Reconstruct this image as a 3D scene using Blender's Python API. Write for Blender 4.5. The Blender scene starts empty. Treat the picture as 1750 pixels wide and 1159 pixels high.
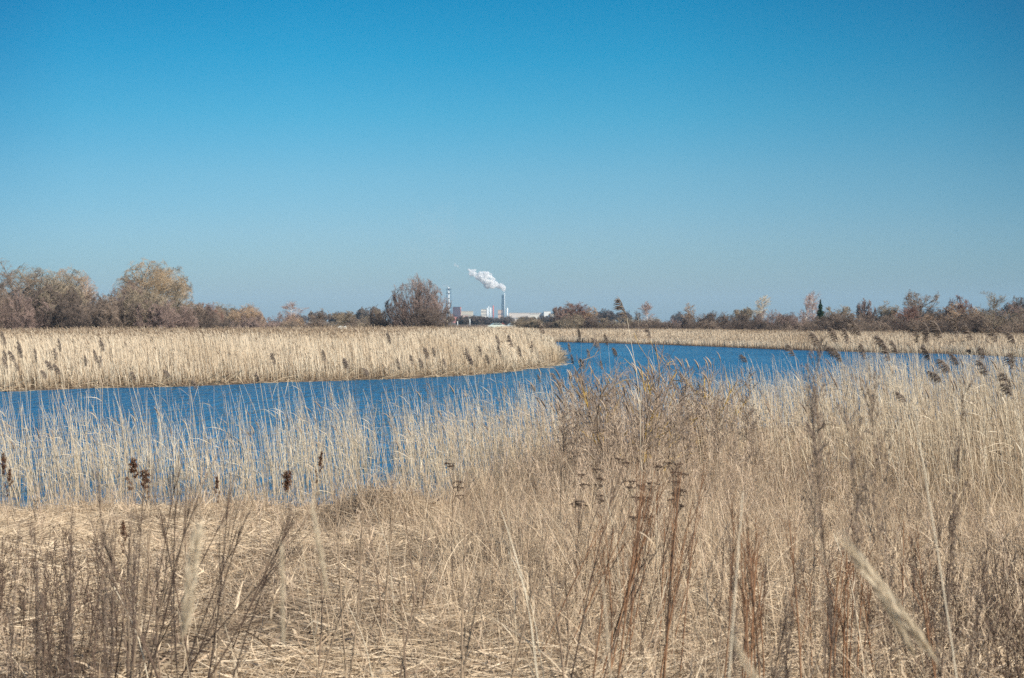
import bpy, math
import numpy as np

# ------------------------------------------------------------------ camera, sky, sun, exposure
F = 2430.0                       # focal length in photo pixels (photo 1750 x 1159)
EYE, HY = 2.6, 550.0             # eye height above the water, row of the horizon
sc = bpy.context.scene
col = sc.collection
cam_d = bpy.data.cameras.new('camera')
cam = bpy.data.objects.new('camera', cam_d); col.objects.link(cam)
cam.location = (0, 0, EYE)
cam.rotation_euler = (math.radians(90) - math.atan((579.5 - HY) / F), 0, 0)
cam_d.sensor_width = 36.0
cam_d.lens = 36.0 * F / 1750.0
cam_d.clip_start = 0.05; cam_d.clip_end = 30000
cam_d.dof.use_dof = True
cam_d.dof.focus_distance = 17.0
cam_d.dof.aperture_fstop = 5.6
sc.camera = cam

SUN_EL, SUN_AZ = math.radians(36), math.radians(128)   # azimuth from +Y towards +X: right, a little behind
sdir = (math.sin(SUN_AZ) * math.cos(SUN_EL), math.cos(SUN_AZ) * math.cos(SUN_EL), math.sin(SUN_EL))
w = bpy.data.worlds.new('World'); sc.world = w; w.use_nodes = True
nt = w.node_tree; nt.nodes.clear()
out = nt.nodes.new('ShaderNodeOutputWorld'); bg = nt.nodes.new('ShaderNodeBackground')
sky = nt.nodes.new('ShaderNodeTexSky'); sky.sky_type = 'NISHITA'; sky.sun_disc = False
sky.sun_elevation = SUN_EL; sky.sun_rotation = SUN_AZ
sky.altitude = 0; sky.air_density = 1.0; sky.dust_density = 0.6; sky.ozone_density = 3.0
tc = nt.nodes.new('ShaderNodeTexCoord'); sx = nt.nodes.new('ShaderNodeSeparateXYZ')
nt.links.new(tc.outputs['Generated'], sx.inputs[0])
ramp = nt.nodes.new('ShaderNodeValToRGB')
SKY_STOPS = [(0.0, (.41, .54, .68)), (0.0206, (.43, .555, .70)), (0.0616, (.42, .605, .735)), (.102, (.33, .63, .73)), (.143, (.165, .635, .74)), (.182, (.050, .60, .735)), (.219, (.008, .545, .70)), (.34, (.004, .46, .69)), (.6, (.03, .42, .64)), (1.0, (.25, .40, .55))]
SIDE_STOPS = [(.14, (.28, .56, .68)), (.21, (.72, .84, .88)), (.36, (1, 1, 1)), (.60, (1, 1, 1)), (.78, (.60, .76, .82)), (.86, (.22, .52, .62))]
cr = ramp.color_ramp
for i, (p, c) in enumerate(SKY_STOPS):
    e = cr.elements[i] if i < 2 else cr.elements.new(p)
    e.position = p; e.color = (*c, 1)
mul = nt.nodes.new('ShaderNodeMix'); mul.data_type = 'RGBA'; mul.blend_type = 'MULTIPLY'
mul.inputs[0].default_value = 1.0
nt.links.new(sx.outputs[2], ramp.inputs[0])
nt.links.new(sky.outputs[0], mul.inputs[6]); nt.links.new(ramp.outputs[0], mul.inputs[7])
# vignette-like dark sides and top corners put into the sky colour; right also polarised
ramp2 = nt.nodes.new('ShaderNodeValToRGB'); mx_ = nt.nodes.new('ShaderNodeMapRange')
mx_.inputs[1].default_value = -.5; mx_.inputs[2].default_value = .5
for i, (p, c) in enumerate(SIDE_STOPS):
    e = ramp2.color_ramp.elements[i] if i < 2 else ramp2.color_ramp.elements.new(p)
    e.position = p; e.color = (*c, 1)
nt.links.new(sx.outputs[0], mx_.inputs[0]); nt.links.new(mx_.outputs[0], ramp2.inputs[0])
mul2 = nt.nodes.new('ShaderNodeMix'); mul2.data_type = 'RGBA'; mul2.blend_type = 'MULTIPLY'; mul2.inputs[0].default_value = 1.0
nt.links.new(mul.outputs[2], mul2.inputs[6]); nt.links.new(ramp2.outputs[0], mul2.inputs[7])
mz_ = nt.nodes.new('ShaderNodeMapRange'); mz_.inputs[1].default_value = .05; mz_.inputs[2].default_value = .22; mz_.inputs[3].default_value = .38; mz_.inputs[4].default_value = 1.0
nt.links.new(sx.outputs[2], mz_.inputs[0]); nt.links.new(mz_.outputs[0], mul2.inputs[0])
nt.links.new(mul2.outputs[2], bg.inputs[0]); bg.inputs[1].default_value = 0.10
nt.links.new(bg.outputs[0], out.inputs[0])

sun_d = bpy.data.lights.new('sun', 'SUN'); sun_d.energy = 5.0; sun_d.angle = math.radians(0.53)
sun_d.color = (1.0, 0.93, 0.82)
sun = bpy.data.objects.new('sun', sun_d); col.objects.link(sun)
from mathutils import Vector, Quaternion
sun.rotation_euler = Vector(sdir).to_track_quat('Z', 'Y').to_euler()
sun.location = (40, -30, 60)
sc.view_settings.view_transform = 'Standard'; sc.view_settings.look = 'None'
sc.view_settings.exposure = 0.55; sc.view_settings.gamma = 1.0
sc.cycles.volume_bounces = 6
sc.cycles.max_bounces = 6
sc.cycles.use_denoising = False

# ------------------------------------------------------------------ helpers
rng = np.random.default_rng(7)
Z = np.array([0., 0., 1.])
def nrm(v): return v / np.maximum(np.linalg.norm(v, axis=-1, keepdims=True), 1e-9)
def X(px, d): return (px - 875.0) / F * d
def H(py, d): return EYE - (py - HY) / F * d
def smooth(a, b, x):
    t = np.clip((x - a) / (b - a), 0, 1); return t * t * (3 - 2 * t)

class Geo:
    """collects strands and boxes, then links them as one mesh object"""
    def __init__(s): s.flat = False; s.v, s.q, s.r, s.h, s.n = [], [], [], [], 0
    def add(s, V, Q, r, h):
        s.v.append(V.reshape(-1, 3)); s.q.append(Q.reshape(-1, 4) + s.n)
        s.r.append(np.broadcast_to(r, V.shape[:-1]).reshape(-1)); s.h.append(np.broadcast_to(h, V.shape[:-1]).reshape(-1))
        s.n += s.v[-1].shape[0]
    def strands(s, P, R, sides=3, rnd=None, g=None):
        P = np.asarray(P, float); R = np.asarray(R, float); g = g or rng
        n, k, _ = P.shape
        if R.ndim == 1: R = R[:, None]
        R = np.broadcast_to(R, (n, k))
        T = np.empty_like(P); T[:, 1:-1] = P[:, 2:] - P[:, :-2]; T[:, 0] = P[:, 1] - P[:, 0]; T[:, -1] = P[:, -1] - P[:, -2]
        T = nrm(T)
        ref = nrm(g.normal(size=(n, 1, 3)))
        S = nrm(np.cross(T, ref)); B = np.cross(T, S)
        if rnd is None: rnd = g.random(n)
        rnd = np.asarray(rnd)[:, None, None]; h = np.linspace(0, 1, k)[None, :, None]
        if sides == 2:
            V = np.stack([P - S * R[..., None], P + S * R[..., None]], 2)
            b = (np.arange(n)[:, None] * k + np.arange(k - 1)[None]) * 2
            Q = np.stack([b, b + 1, b + 3, b + 2], -1)
        else:
            a = np.arange(sides) * 2 * math.pi / sides
            V = P[:, :, None] + (S[:, :, None] * np.cos(a)[None, None, :, None] + B[:, :, None] * np.sin(a)[None, None, :, None]) * R[:, :, None, None]
            b = (np.arange(n)[:, None, None] * k + np.arange(k - 1)[None, :, None]) * sides
            j = np.arange(sides)[None, None]; j2 = (j + 1) % sides
            Q = np.stack([b + j, b + j2, b + sides + j2, b + sides + j], -1)
        s.add(V, Q, rnd, h)
        return s
    def box(s, x0, x1, y0, y1, z0, z1, M=None):
        s.flat = True
        V = np.array([[x, y, z] for z in (z0, z1) for x, y in ((x0, y0), (x1, y0), (x1, y1), (x0, y1))], float)
        if M is not None: V = V @ M[0].T + M[1]
        Q = np.array([[0, 3, 2, 1], [4, 5, 6, 7], [0, 1, 5, 4], [1, 2, 6, 5], [2, 3, 7, 6], [3, 0, 4, 7]])
        s.add(V, Q, 0.5, 0.5); return s
    def tube(s, pts, r, sides=8, cap=True):
        pts = np.asarray(pts, float); r = np.broadcast_to(np.asarray(r, float), (len(pts),))
        if cap:
            pts = np.concatenate([pts[:1] , pts, pts[-1:]]); 
            e = nrm(pts[2] - pts[1]) * 1e-3; f = nrm(pts[-2] - pts[-3]) * 1e-3
            pts[0] = pts[0] - e; pts[-1] = pts[-1] + f
            r = np.concatenate([[1e-4], r, [1e-4]])
        return s.strands(pts[None], r[None], sides)
    def build(s, name, mat, parent=None, smoothed=False):
        V = np.concatenate(s.v); Q = np.concatenate(s.q).astype(np.int32)
        me = bpy.data.meshes.new(name)
        me.vertices.add(len(V)); me.vertices.foreach_set('co', V.astype(np.float32).ravel())
        me.loops.add(Q.size); me.loops.foreach_set('vertex_index', Q.ravel())
        me.polygons.add(len(Q)); me.polygons.foreach_set('loop_start', np.arange(0, Q.size, 4, dtype=np.int32))
        me.polygons.foreach_set('use_smooth', np.full(len(Q), not s.flat))
        me.update(calc_edges=True)
        a = me.attributes.new('rnd', 'FLOAT', 'POINT'); a.data.foreach_set('value', np.concatenate(s.r).astype(np.float32))
        a = me.attributes.new('hgt', 'FLOAT', 'POINT'); a.data.foreach_set('value', np.concatenate(s.h).astype(np.float32))
        me.materials.append(mat)
        o = bpy.data.objects.new(name, me); col.objects.link(o)
        if parent: o.parent = parent
        return o

def tag(o, label=None, cat=None, group=None, kind=None):
    if label: o['label'] = label
    if cat: o['category'] = cat
    if group: o['group'] = group
    if kind: o['kind'] = kind
    return o
def empty(name, loc=(0, 0, 0), rz=0.0):
    o = bpy.data.objects.new(name, None); col.objects.link(o); o.location = loc; o.rotation_euler = (0, 0, rz)
    o.empty_display_size = 0.2
    return o
KIDS = {}
def reg(root, *parts): KIDS[root.name] = list(parts); return root
def copy_thing(src, loc, rot=(0, 0, 0), scale=1.0, label=None, cat=None, group=None):
    r = src.copy(); col.objects.link(r)
    r.location = loc; r.rotation_euler = rot
    r.scale = (scale,) * 3 if np.isscalar(scale) else scale
    if label: r['label'] = label
    if cat: r['category'] = cat
    if group: r['group'] = group
    for ch in KIDS.get(src.name, []):
        c = ch.copy(); col.objects.link(c); c.parent = r
    return r
def place(src, used, *a, **k):
    """first use moves the prototype itself, later uses copy it"""
    if src.name not in used:
        used.add(src.name)
        loc = a[0]; rot = a[1] if len(a) > 1 else k.get('rot', (0, 0, 0)); s = a[2] if len(a) > 2 else k.get('scale', 1.0)
        src.location = loc; src.rotation_euler = rot; src.scale = (s,) * 3 if np.isscalar(s) else s
        tag(src, k.get('label'), k.get('cat'), k.get('group')); return src
    return copy_thing(src, *a, **k)
USED = set()

# ------------------------------------------------------------------ materials
def mat(name, cols, rough=0.6, spec=0.3, base=None, transl=0.0, patch=None, bump=0.0, noise=None):
    """cols: list of base colours spread over the strands; base: colour tint at the foot of each strand"""
    m = bpy.data.materials.new(name); m.use_nodes = True; t = m.node_tree; N, L = t.nodes, t.links
    bs = N['Principled BSDF']; bs.inputs['Roughness'].default_value = rough; bs.inputs['Specular IOR Level'].default_value = spec
    at = N.new('ShaderNodeAttribute'); at.attribute_name = 'rnd'
    r = N.new('ShaderNodeValToRGB')
    for i, c in enumerate(cols):
        p = i / max(1, len(cols) - 1)
        e = r.color_ramp.elements[i] if i < 2 else r.color_ramp.elements.new(p)
        e.position = p; e.color = (*c, 1)
    if len(cols) == 1: r.color_ramp.elements[1].color = (*cols[0], 1)
    L.new(at.outputs['Fac'], r.inputs[0]); c = r.outputs[0]
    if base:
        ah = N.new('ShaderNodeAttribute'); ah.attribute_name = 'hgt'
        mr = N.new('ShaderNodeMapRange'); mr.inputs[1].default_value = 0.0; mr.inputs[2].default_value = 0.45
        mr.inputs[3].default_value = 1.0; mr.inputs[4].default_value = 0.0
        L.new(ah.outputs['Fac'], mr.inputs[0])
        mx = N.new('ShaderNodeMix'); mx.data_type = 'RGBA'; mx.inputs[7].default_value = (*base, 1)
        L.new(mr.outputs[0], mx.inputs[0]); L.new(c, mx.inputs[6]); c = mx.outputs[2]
    for pt in ([patch] if patch else []):
        colr, scl, lo, hi = pt
        g = N.new('ShaderNodeNewGeometry'); nz = N.new('ShaderNodeTexNoise'); nz.inputs['Scale'].default_value = scl
        nz.inputs['Detail'].default_value = 4
        L.new(g.outputs['Position'], nz.inputs['Vector'])
        mr = N.new('ShaderNodeMapRange'); mr.inputs[1].default_value = lo; mr.inputs[2].default_value = hi
        L.new(nz.outputs[0], mr.inputs[0])
        mx = N.new('ShaderNodeMix'); mx.data_type = 'RGBA'; mx.inputs[7].default_value = (*colr, 1)
        L.new(mr.outputs[0], mx.inputs[0]); L.new(c, mx.inputs[6]); c = mx.outputs[2]
    L.new(c, bs.inputs['Base Color'])
    if transl:
        tr = N.new('ShaderNodeBsdfTranslucent'); L.new(c, tr.inputs[0])
        ms = N.new('ShaderNodeMixShader'); ms.inputs[0].default_value = transl
        L.new(bs.outputs[0], ms.inputs[1]); L.new(tr.outputs[0], ms.inputs[2]); L.new(ms.outputs[0], N['Material Output'].inputs[0])
    return m
def flat(name, c, rough=0.6, spec=0.4, metal=0.0, nscale=0.5, amt=0.12):
    """painted or built surface with a little mottling"""
    m = bpy.data.materials.new(name); m.use_nodes = True; t = m.node_tree; N, L = t.nodes, t.links
    bs = N['Principled BSDF']; bs.inputs['Roughness'].default_value = rough; bs.inputs['Specular IOR Level'].default_value = spec
    bs.inputs['Metallic'].default_value = metal
    g = N.new('ShaderNodeNewGeometry'); nz = N.new('ShaderNodeTexNoise'); nz.inputs['Scale'].default_value = nscale; nz.inputs['Detail'].default_value = 5
    L.new(g.outputs['Position'], nz.inputs['Vector'])
    r = N.new('ShaderNodeValToRGB'); r.color_ramp.elements[0].position = 0.3; r.color_ramp.elements[1].position = 0.7
    r.color_ramp.elements[0].color = (*[x * (1 - amt) for x in c], 1); r.color_ramp.elements[1].color = (*[min(1, x * (1 + amt)) for x in c], 1)
    L.new(nz.outputs[0], r.inputs[0]); L.new(r.outputs[0], bs.inputs['Base Color'])
    return m

M = {}
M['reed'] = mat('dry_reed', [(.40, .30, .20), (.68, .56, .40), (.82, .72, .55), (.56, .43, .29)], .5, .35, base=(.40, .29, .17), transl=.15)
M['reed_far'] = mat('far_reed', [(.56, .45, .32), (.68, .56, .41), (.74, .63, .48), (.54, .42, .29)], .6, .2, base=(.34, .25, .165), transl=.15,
                    patch=((.43, .31, .19), .09, .52, .72))
M['plume'] = mat('reed_plume', [(.16, .125, .105), (.26, .21, .175), (.36, .29, .24)], .9, .1, transl=.2)
M['far_head'] = mat('far_reed_head', [(.17, .12, .085), (.33, .25, .17)], .9, .1)
M['far_litter'] = mat('far_litter', [(.17, .12, .08), (.34, .25, .16), (.52, .40, .27)], .8, .1)
M['thatch'] = mat('thatch', [(.26, .185, .12), (.53, .41, .275), (.70, .56, .395), (.83, .69, .51)], .7, .2, transl=.1,
                  patch=((.13, .09, .065), .8, .50, .74))
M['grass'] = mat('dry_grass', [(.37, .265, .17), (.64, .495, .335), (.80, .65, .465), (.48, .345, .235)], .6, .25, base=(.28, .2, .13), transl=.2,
                 patch=((.19, .13, .095), .7, .52, .78))
M['wisp'] = mat('weed_wisp', [(.33, .235, .165), (.56, .425, .305), (.74, .59, .44), (.43, .315, .23)], .8, .15, transl=.15)
M['weed_dark'] = mat('dark_weed', [(.06, .042, .034), (.11, .075, .056), (.18, .125, .092)], .8, .15)
M['weed_rust'] = mat('rust_weed', [(.20, .10, .055), (.30, .16, .085), (.14, .085, .06)], .7, .2)
M['weed_tan'] = mat('tan_weed', [(.30, .22, .15), (.42, .32, .22), (.24, .17, .12)], .7, .2)
M['head_pale'] = mat('near_reed_head', [(.22, .165, .13), (.36, .28, .21), (.50, .40, .30)], .9, .1, transl=.2)
M['seed_brown'] = mat('seed_brown', [(.075, .038, .024), (.13, .065, .04), (.19, .10, .06)], .9, .1)
M['seed_grey'] = mat('seed_grey', [(.16, .12, .10), (.26, .20, .16), (.36, .285, .225)], .9, .1, transl=.15)
M['fluff'] = mat('grass_fluff', [(.56, .46, .32), (.66, .56, .41), (.74, .64, .49)], .9, .1, transl=.15)
M['bark_lichen'] = mat('lichen_bark', [(.19, .145, .11), (.29, .225, .17), (.24, .185, .14)], .9, .1, patch=((.50, .33, .07), 3.2, .54, .60))
M['twig_near'] = mat('near_twig', [(.22, .165, .135), (.33, .26, .21), (.42, .33, .27)], .8, .15)
for k, (b, tcol) in {
    'grey': ((0.177, 0.142, 0.113), [(0.160, 0.122, 0.095), (0.272, 0.206, 0.161), (0.358, 0.272, 0.207)]),
    'dark': ((0.105, 0.085, 0.075), [(0.103, 0.080, 0.066), (0.174, 0.132, 0.107), (0.233, 0.178, 0.144)]),
    'tan': ((0.217, 0.169, 0.122), [(0.329, 0.234, 0.154), (0.496, 0.355, 0.237), (0.412, 0.286, 0.199)]),
    'purple': ((0.177, 0.139, 0.122), [(0.201, 0.142, 0.125), (0.300, 0.215, 0.184), (0.386, 0.282, 0.235)]),
    'red': ((0.154, 0.105, 0.088), [(0.172, 0.095, 0.075), (0.264, 0.149, 0.116), (0.324, 0.199, 0.153)]),
    'birch': ((0.723, 0.644, 0.586), [(0.279, 0.182, 0.158), (0.394, 0.271, 0.230), (0.488, 0.355, 0.298)]),
    'olive': ((0.194, 0.164, 0.119), [(0.220, 0.179, 0.128), (0.318, 0.257, 0.182), (0.420, 0.335, 0.242)]),
    'pale': ((0.532, 0.458, 0.361), [(0.487, 0.401, 0.295), (0.625, 0.526, 0.391), (0.692, 0.616, 0.467)]),
}.items():
    M['bark_' + k] = mat('bark_' + k, [b, tuple(x * 1.3 for x in b)], .9, .1)
    M['twig_' + k] = mat('twig_' + k, tcol, .85, .15)
M['twig_gold'] = mat('twig_gold', [(.26, .19, .12), (.40, .29, .18), (.50, .38, .25)], .85, .15); M['bark_gold'] = M['bark_tan']
M['needle'] = mat('spruce_needles', [(.018, .045, .02), (.035, .075, .03)], .7, .2)

# ------------------------------------------------------------------ river outline and ground height
NEAR = [(-300, 60), (-120, 34), (-60, 26), (-30, 22.5), (-16, 20.8), (-9.5, 19.6), (-8, 20.2), (-7.2, 19.5), (-6.3, 18.9), (-5.6, 19.3), (-4.5, 19.0), (-3.6, 19.6), (-2.6, 18.9), (-1.6, 18.4), (-0.9, 19.2), (-0.4, 21.6), (0.3, 25), (1.5, 29), (4.4, 33), (9, 35.5), (13.7, 38), (25, 44), (45, 55), (90, 72), (200, 85), (420, 90)]
FAR_R = [(420, 130), (200, 112), (120, 104), (60, 97), (45, 99), (37.3, 104), (34.9, 116), (31, 119), (25.2, 131.6), (21, 147), (17.9, 158), (12, 171), (4.9, 183), (-8, 194), (-45, 200), (-90, 196), (-160, 190)]
FAR_L = [(-160, 184), (-90, 188), (-45, 191), (-10, 184), (2.2, 172), (3.9, 158), (3.8, 130), (3.4, 108), (3.1, 97), (2.9, 88), (2.2, 82.5), (0.6, 77), (-1, 71), (-3.4, 66.5), (-6.5, 63.5), (-10.5, 60.3), (-13, 57), (-15.5, 56), (-19, 53), (-24, 52), (-40, 49.5), (-60, 50), (-120, 62), (-300, 95)]
POLY = np.array(NEAR + FAR_R + FAR_L, float)
def sdist(x, y):
    """distance to the river outline, positive on land"""
    x = np.asarray(x, float); y = np.asarray(y, float)
    best = np.full(x.shape, 1e18); inside = np.zeros(x.shape, bool)
    A = POLY; Bp = np.roll(POLY, -1, 0)
    for (ax, ay), (bx, by) in zip(A, Bp):
        dx, dy = bx - ax, by - ay
        t = np.clip(((x - ax) * dx + (y - ay) * dy) / (dx * dx + dy * dy), 0, 1)
        best = np.minimum(best, (x - ax - t * dx) ** 2 + (y - ay - t * dy) ** 2)
        c = ((ay > y) != (by > y)) & (x < dx * (y - ay) / (dy if dy else 1e-9) + ax)
        inside ^= c
    d = np.sqrt(best)
    d = np.where(inside, -d, d)
    return d + 0.22 * np.sin(x * 1.3 + y * .7) * np.minimum(1, 2) * .6 + 0.12 * np.sin(x * 3.7 - y * 2.1)
def ground(x, y, sd=None):
    x = np.asarray(x, float); y = np.asarray(y, float)
    if sd is None: sd = sdist(x, y)
    bank = 0.09 * np.clip(sd / .35, 0, 1) + 0.24 * smooth(0.2, 5, sd)
    z = np.where(sd > 0, bank, np.maximum(-0.8, sd * 0.25) - 0.02)
    near = 0.72 * smooth(17.5, 1.0, y)
    m = 0.035 * np.sin(x * 1.1 + .5 * np.sin(y * .9)) * np.sin(y * 1.3 + x * .3) + 0.03 * np.sin(x * 2.7 + y * 1.1)
    near = near + m * np.clip(sd, 0, 1) * (y < 60)
    near = near + 0.34 * np.exp(-(((x + 1.55) / .62) ** 2 + ((y - 17.3) / 1.1) ** 2))      # tangled mound
    far = 0.5 * smooth(190, 320, y)
    return z + near + far

# ground sheet
def sinh_axis(c, lo, hi, a, n):
    u = np.linspace(math.asinh((lo - c) / a), math.asinh((hi - c) / a), n); return c + a * np.sinh(u)
xs = sinh_axis(1, -6000, 6000, 9, 620); ys = sinh_axis(17, -280, 6000, 9, 560)
gx, gy = np.meshgrid(xs, ys)
gz = ground(gx, gy)
V = np.stack([gx, gy, gz], -1)
i = (np.arange(len(ys) - 1)[:, None] * len(xs) + np.arange(len(xs) - 1)[None])
Q = np.stack([i, i + 1, i + len(xs) + 1, i + len(xs)], -1)
g = Geo(); g.add(V, Q, 0.5, 0.5)
mg = bpy.data.materials.new('ground_earth'); mg.use_nodes = True; t = mg.node_tree; N, L = t.nodes, t.links
bs = N['Principled BSDF']; bs.inputs['Roughness'].default_value = .95; bs.inputs['Specular IOR Level'].default_value = .1
ge = N.new('ShaderNodeNewGeometry'); n1 = N.new('ShaderNodeTexNoise'); n1.inputs['Scale'].default_value = 6; n1.inputs['Detail'].default_value = 8
L.new(ge.outputs['Position'], n1.inputs['Vector'])
r = N.new('ShaderNodeValToRGB'); r.color_ramp.elements[0].position = .35; r.color_ramp.elements[0].color = (.07, .048, .034, 1)
r.color_ramp.elements[1].position = .7; r.color_ramp.elements[1].color = (.24, .175, .12, 1)
L.new(n1.outputs[0], r.inputs[0]); L.new(r.outputs[0], bs.inputs['Base Color'])
bp = N.new('ShaderNodeBump'); bp.inputs['Strength'].default_value = .8; bp.inputs['Distance'].default_value = .04
L.new(n1.outputs[0], bp.inputs['Height']); L.new(bp.outputs[0], bs.inputs['Normal'])
tag(g.build('ground', mg, smoothed=True), kind='structure')

# water sheet
mw = bpy.data.materials.new('river_water'); mw.use_nodes = True; t = mw.node_tree; N, L = t.nodes, t.links
N.remove(N['Principled BSDF'])
wd = N.new('ShaderNodeBsdfDiffuse'); wd.inputs[0].default_value = (.002, .12, .29, 1)
wg = N.new('ShaderNodeBsdfGlossy'); wg.inputs['Color'].default_value = (.62, .92, 1, 1); wg.inputs['Roughness'].default_value = .10
wf = N.new('ShaderNodeFresnel'); wf.inputs['IOR'].default_value = 1.333
wc = N.new('ShaderNodeMapRange'); wc.inputs[1].default_value = 0.0; wc.inputs[2].default_value = 1.0; wc.inputs[3].default_value = .08; wc.inputs[4].default_value = .8
wm = N.new('ShaderNodeMixShader'); L.new(wf.outputs[0], wc.inputs[0]); L.new(wc.outputs[0], wm.inputs[0]); L.new(wd.outputs[0], wm.inputs[1]); L.new(wg.outputs[0], wm.inputs[2])
L.new(wm.outputs[0], N['Material Output'].inputs[0])
ge = N.new('ShaderNodeNewGeometry'); mp = N.new('ShaderNodeMapping'); mp.inputs['Scale'].default_value = (1.5, .6, 1)
mp.inputs['Rotation'].default_value = (0, 0, math.radians(12))
L.new(ge.outputs['Position'], mp.inputs[0])
n1 = N.new('ShaderNodeTexNoise'); n1.inputs['Scale'].default_value = 1.5; n1.inputs['Detail'].default_value = 5; n1.inputs['Roughness'].default_value = .6
n1.inputs['Distortion'].default_value = .4
L.new(mp.outputs[0], n1.inputs['Vector'])
n2 = N.new('ShaderNodeTexNoise'); n2.inputs['Scale'].default_value = .12; n2.inputs['Detail'].default_value = 3
L.new(mp.outputs[0], n2.inputs['Vector'])
mr = N.new('ShaderNodeMapRange'); mr.inputs[1].default_value = .35; mr.inputs[2].default_value = .7; mr.inputs[3].default_value = .55; mr.inputs[4].default_value = 1.0
L.new(n2.outputs[0], mr.inputs[0])
bp = N.new('ShaderNodeBump'); bp.inputs['Distance'].default_value = .8
L.new(mr.outputs[0], bp.inputs['Strength']); L.new(n1.outputs[0], bp.inputs['Height'])
for q_ in (wd, wg, wf): L.new(bp.outputs[0], q_.inputs['Normal'])
wx = np.linspace(-300, 430, 60); wy = np.linspace(19, 205, 30)
gx, gy = np.meshgrid(wx, wy); i = (np.arange(29)[:, None] * 60 + np.arange(59)[None])
g = Geo(); g.add(np.stack([gx, gy, gx * 0], -1), np.stack([i, i + 1, i + 61, i + 60], -1), .5, .5)
tag(g.build('water', mw), kind='structure')

# ------------------------------------------------------------------ bare trees and shrubs
def grow(g, P, R, m, t0, t1, ratio, ang, up, jit, k, rr):
    n, K, _ = P.shape; idx = np.repeat(np.arange(n), m); tt = g.uniform(t0, t1, len(idx))
    f = tt * (K - 1); i0 = np.minimum(f.astype(int), K - 2); fr = (f - i0)[:, None]
    pos = P[idx, i0] * (1 - fr) + P[idx, i0 + 1] * fr
    tan = nrm(P[idx, i0 + 1] - P[idx, i0]); r0 = (R[idx, i0] * (1 - fr[:, 0]) + R[idx, i0 + 1] * fr[:, 0]) * rr
    PL = np.linalg.norm(np.diff(P, axis=1), axis=2).sum(1)[idx]
    a = np.radians(ang) * g.uniform(.6, 1.35, len(idx))[:, None]
    d = tan * np.cos(a) + nrm(np.cross(tan, g.normal(size=tan.shape))) * np.sin(a)
    ln = PL * ratio * (1 - .45 * tt) * g.uniform(.6, 1.25, len(idx))
    out = np.empty((len(idx), k, 3)); out[:, 0] = pos
    for j in range(1, k):
        d = nrm(d + Z * up + g.normal(size=d.shape) * jit); out[:, j] = out[:, j - 1] + d * (ln / (k - 1))[:, None]
    return out, r0[:, None] * np.linspace(1, .35, k)[None]
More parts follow.
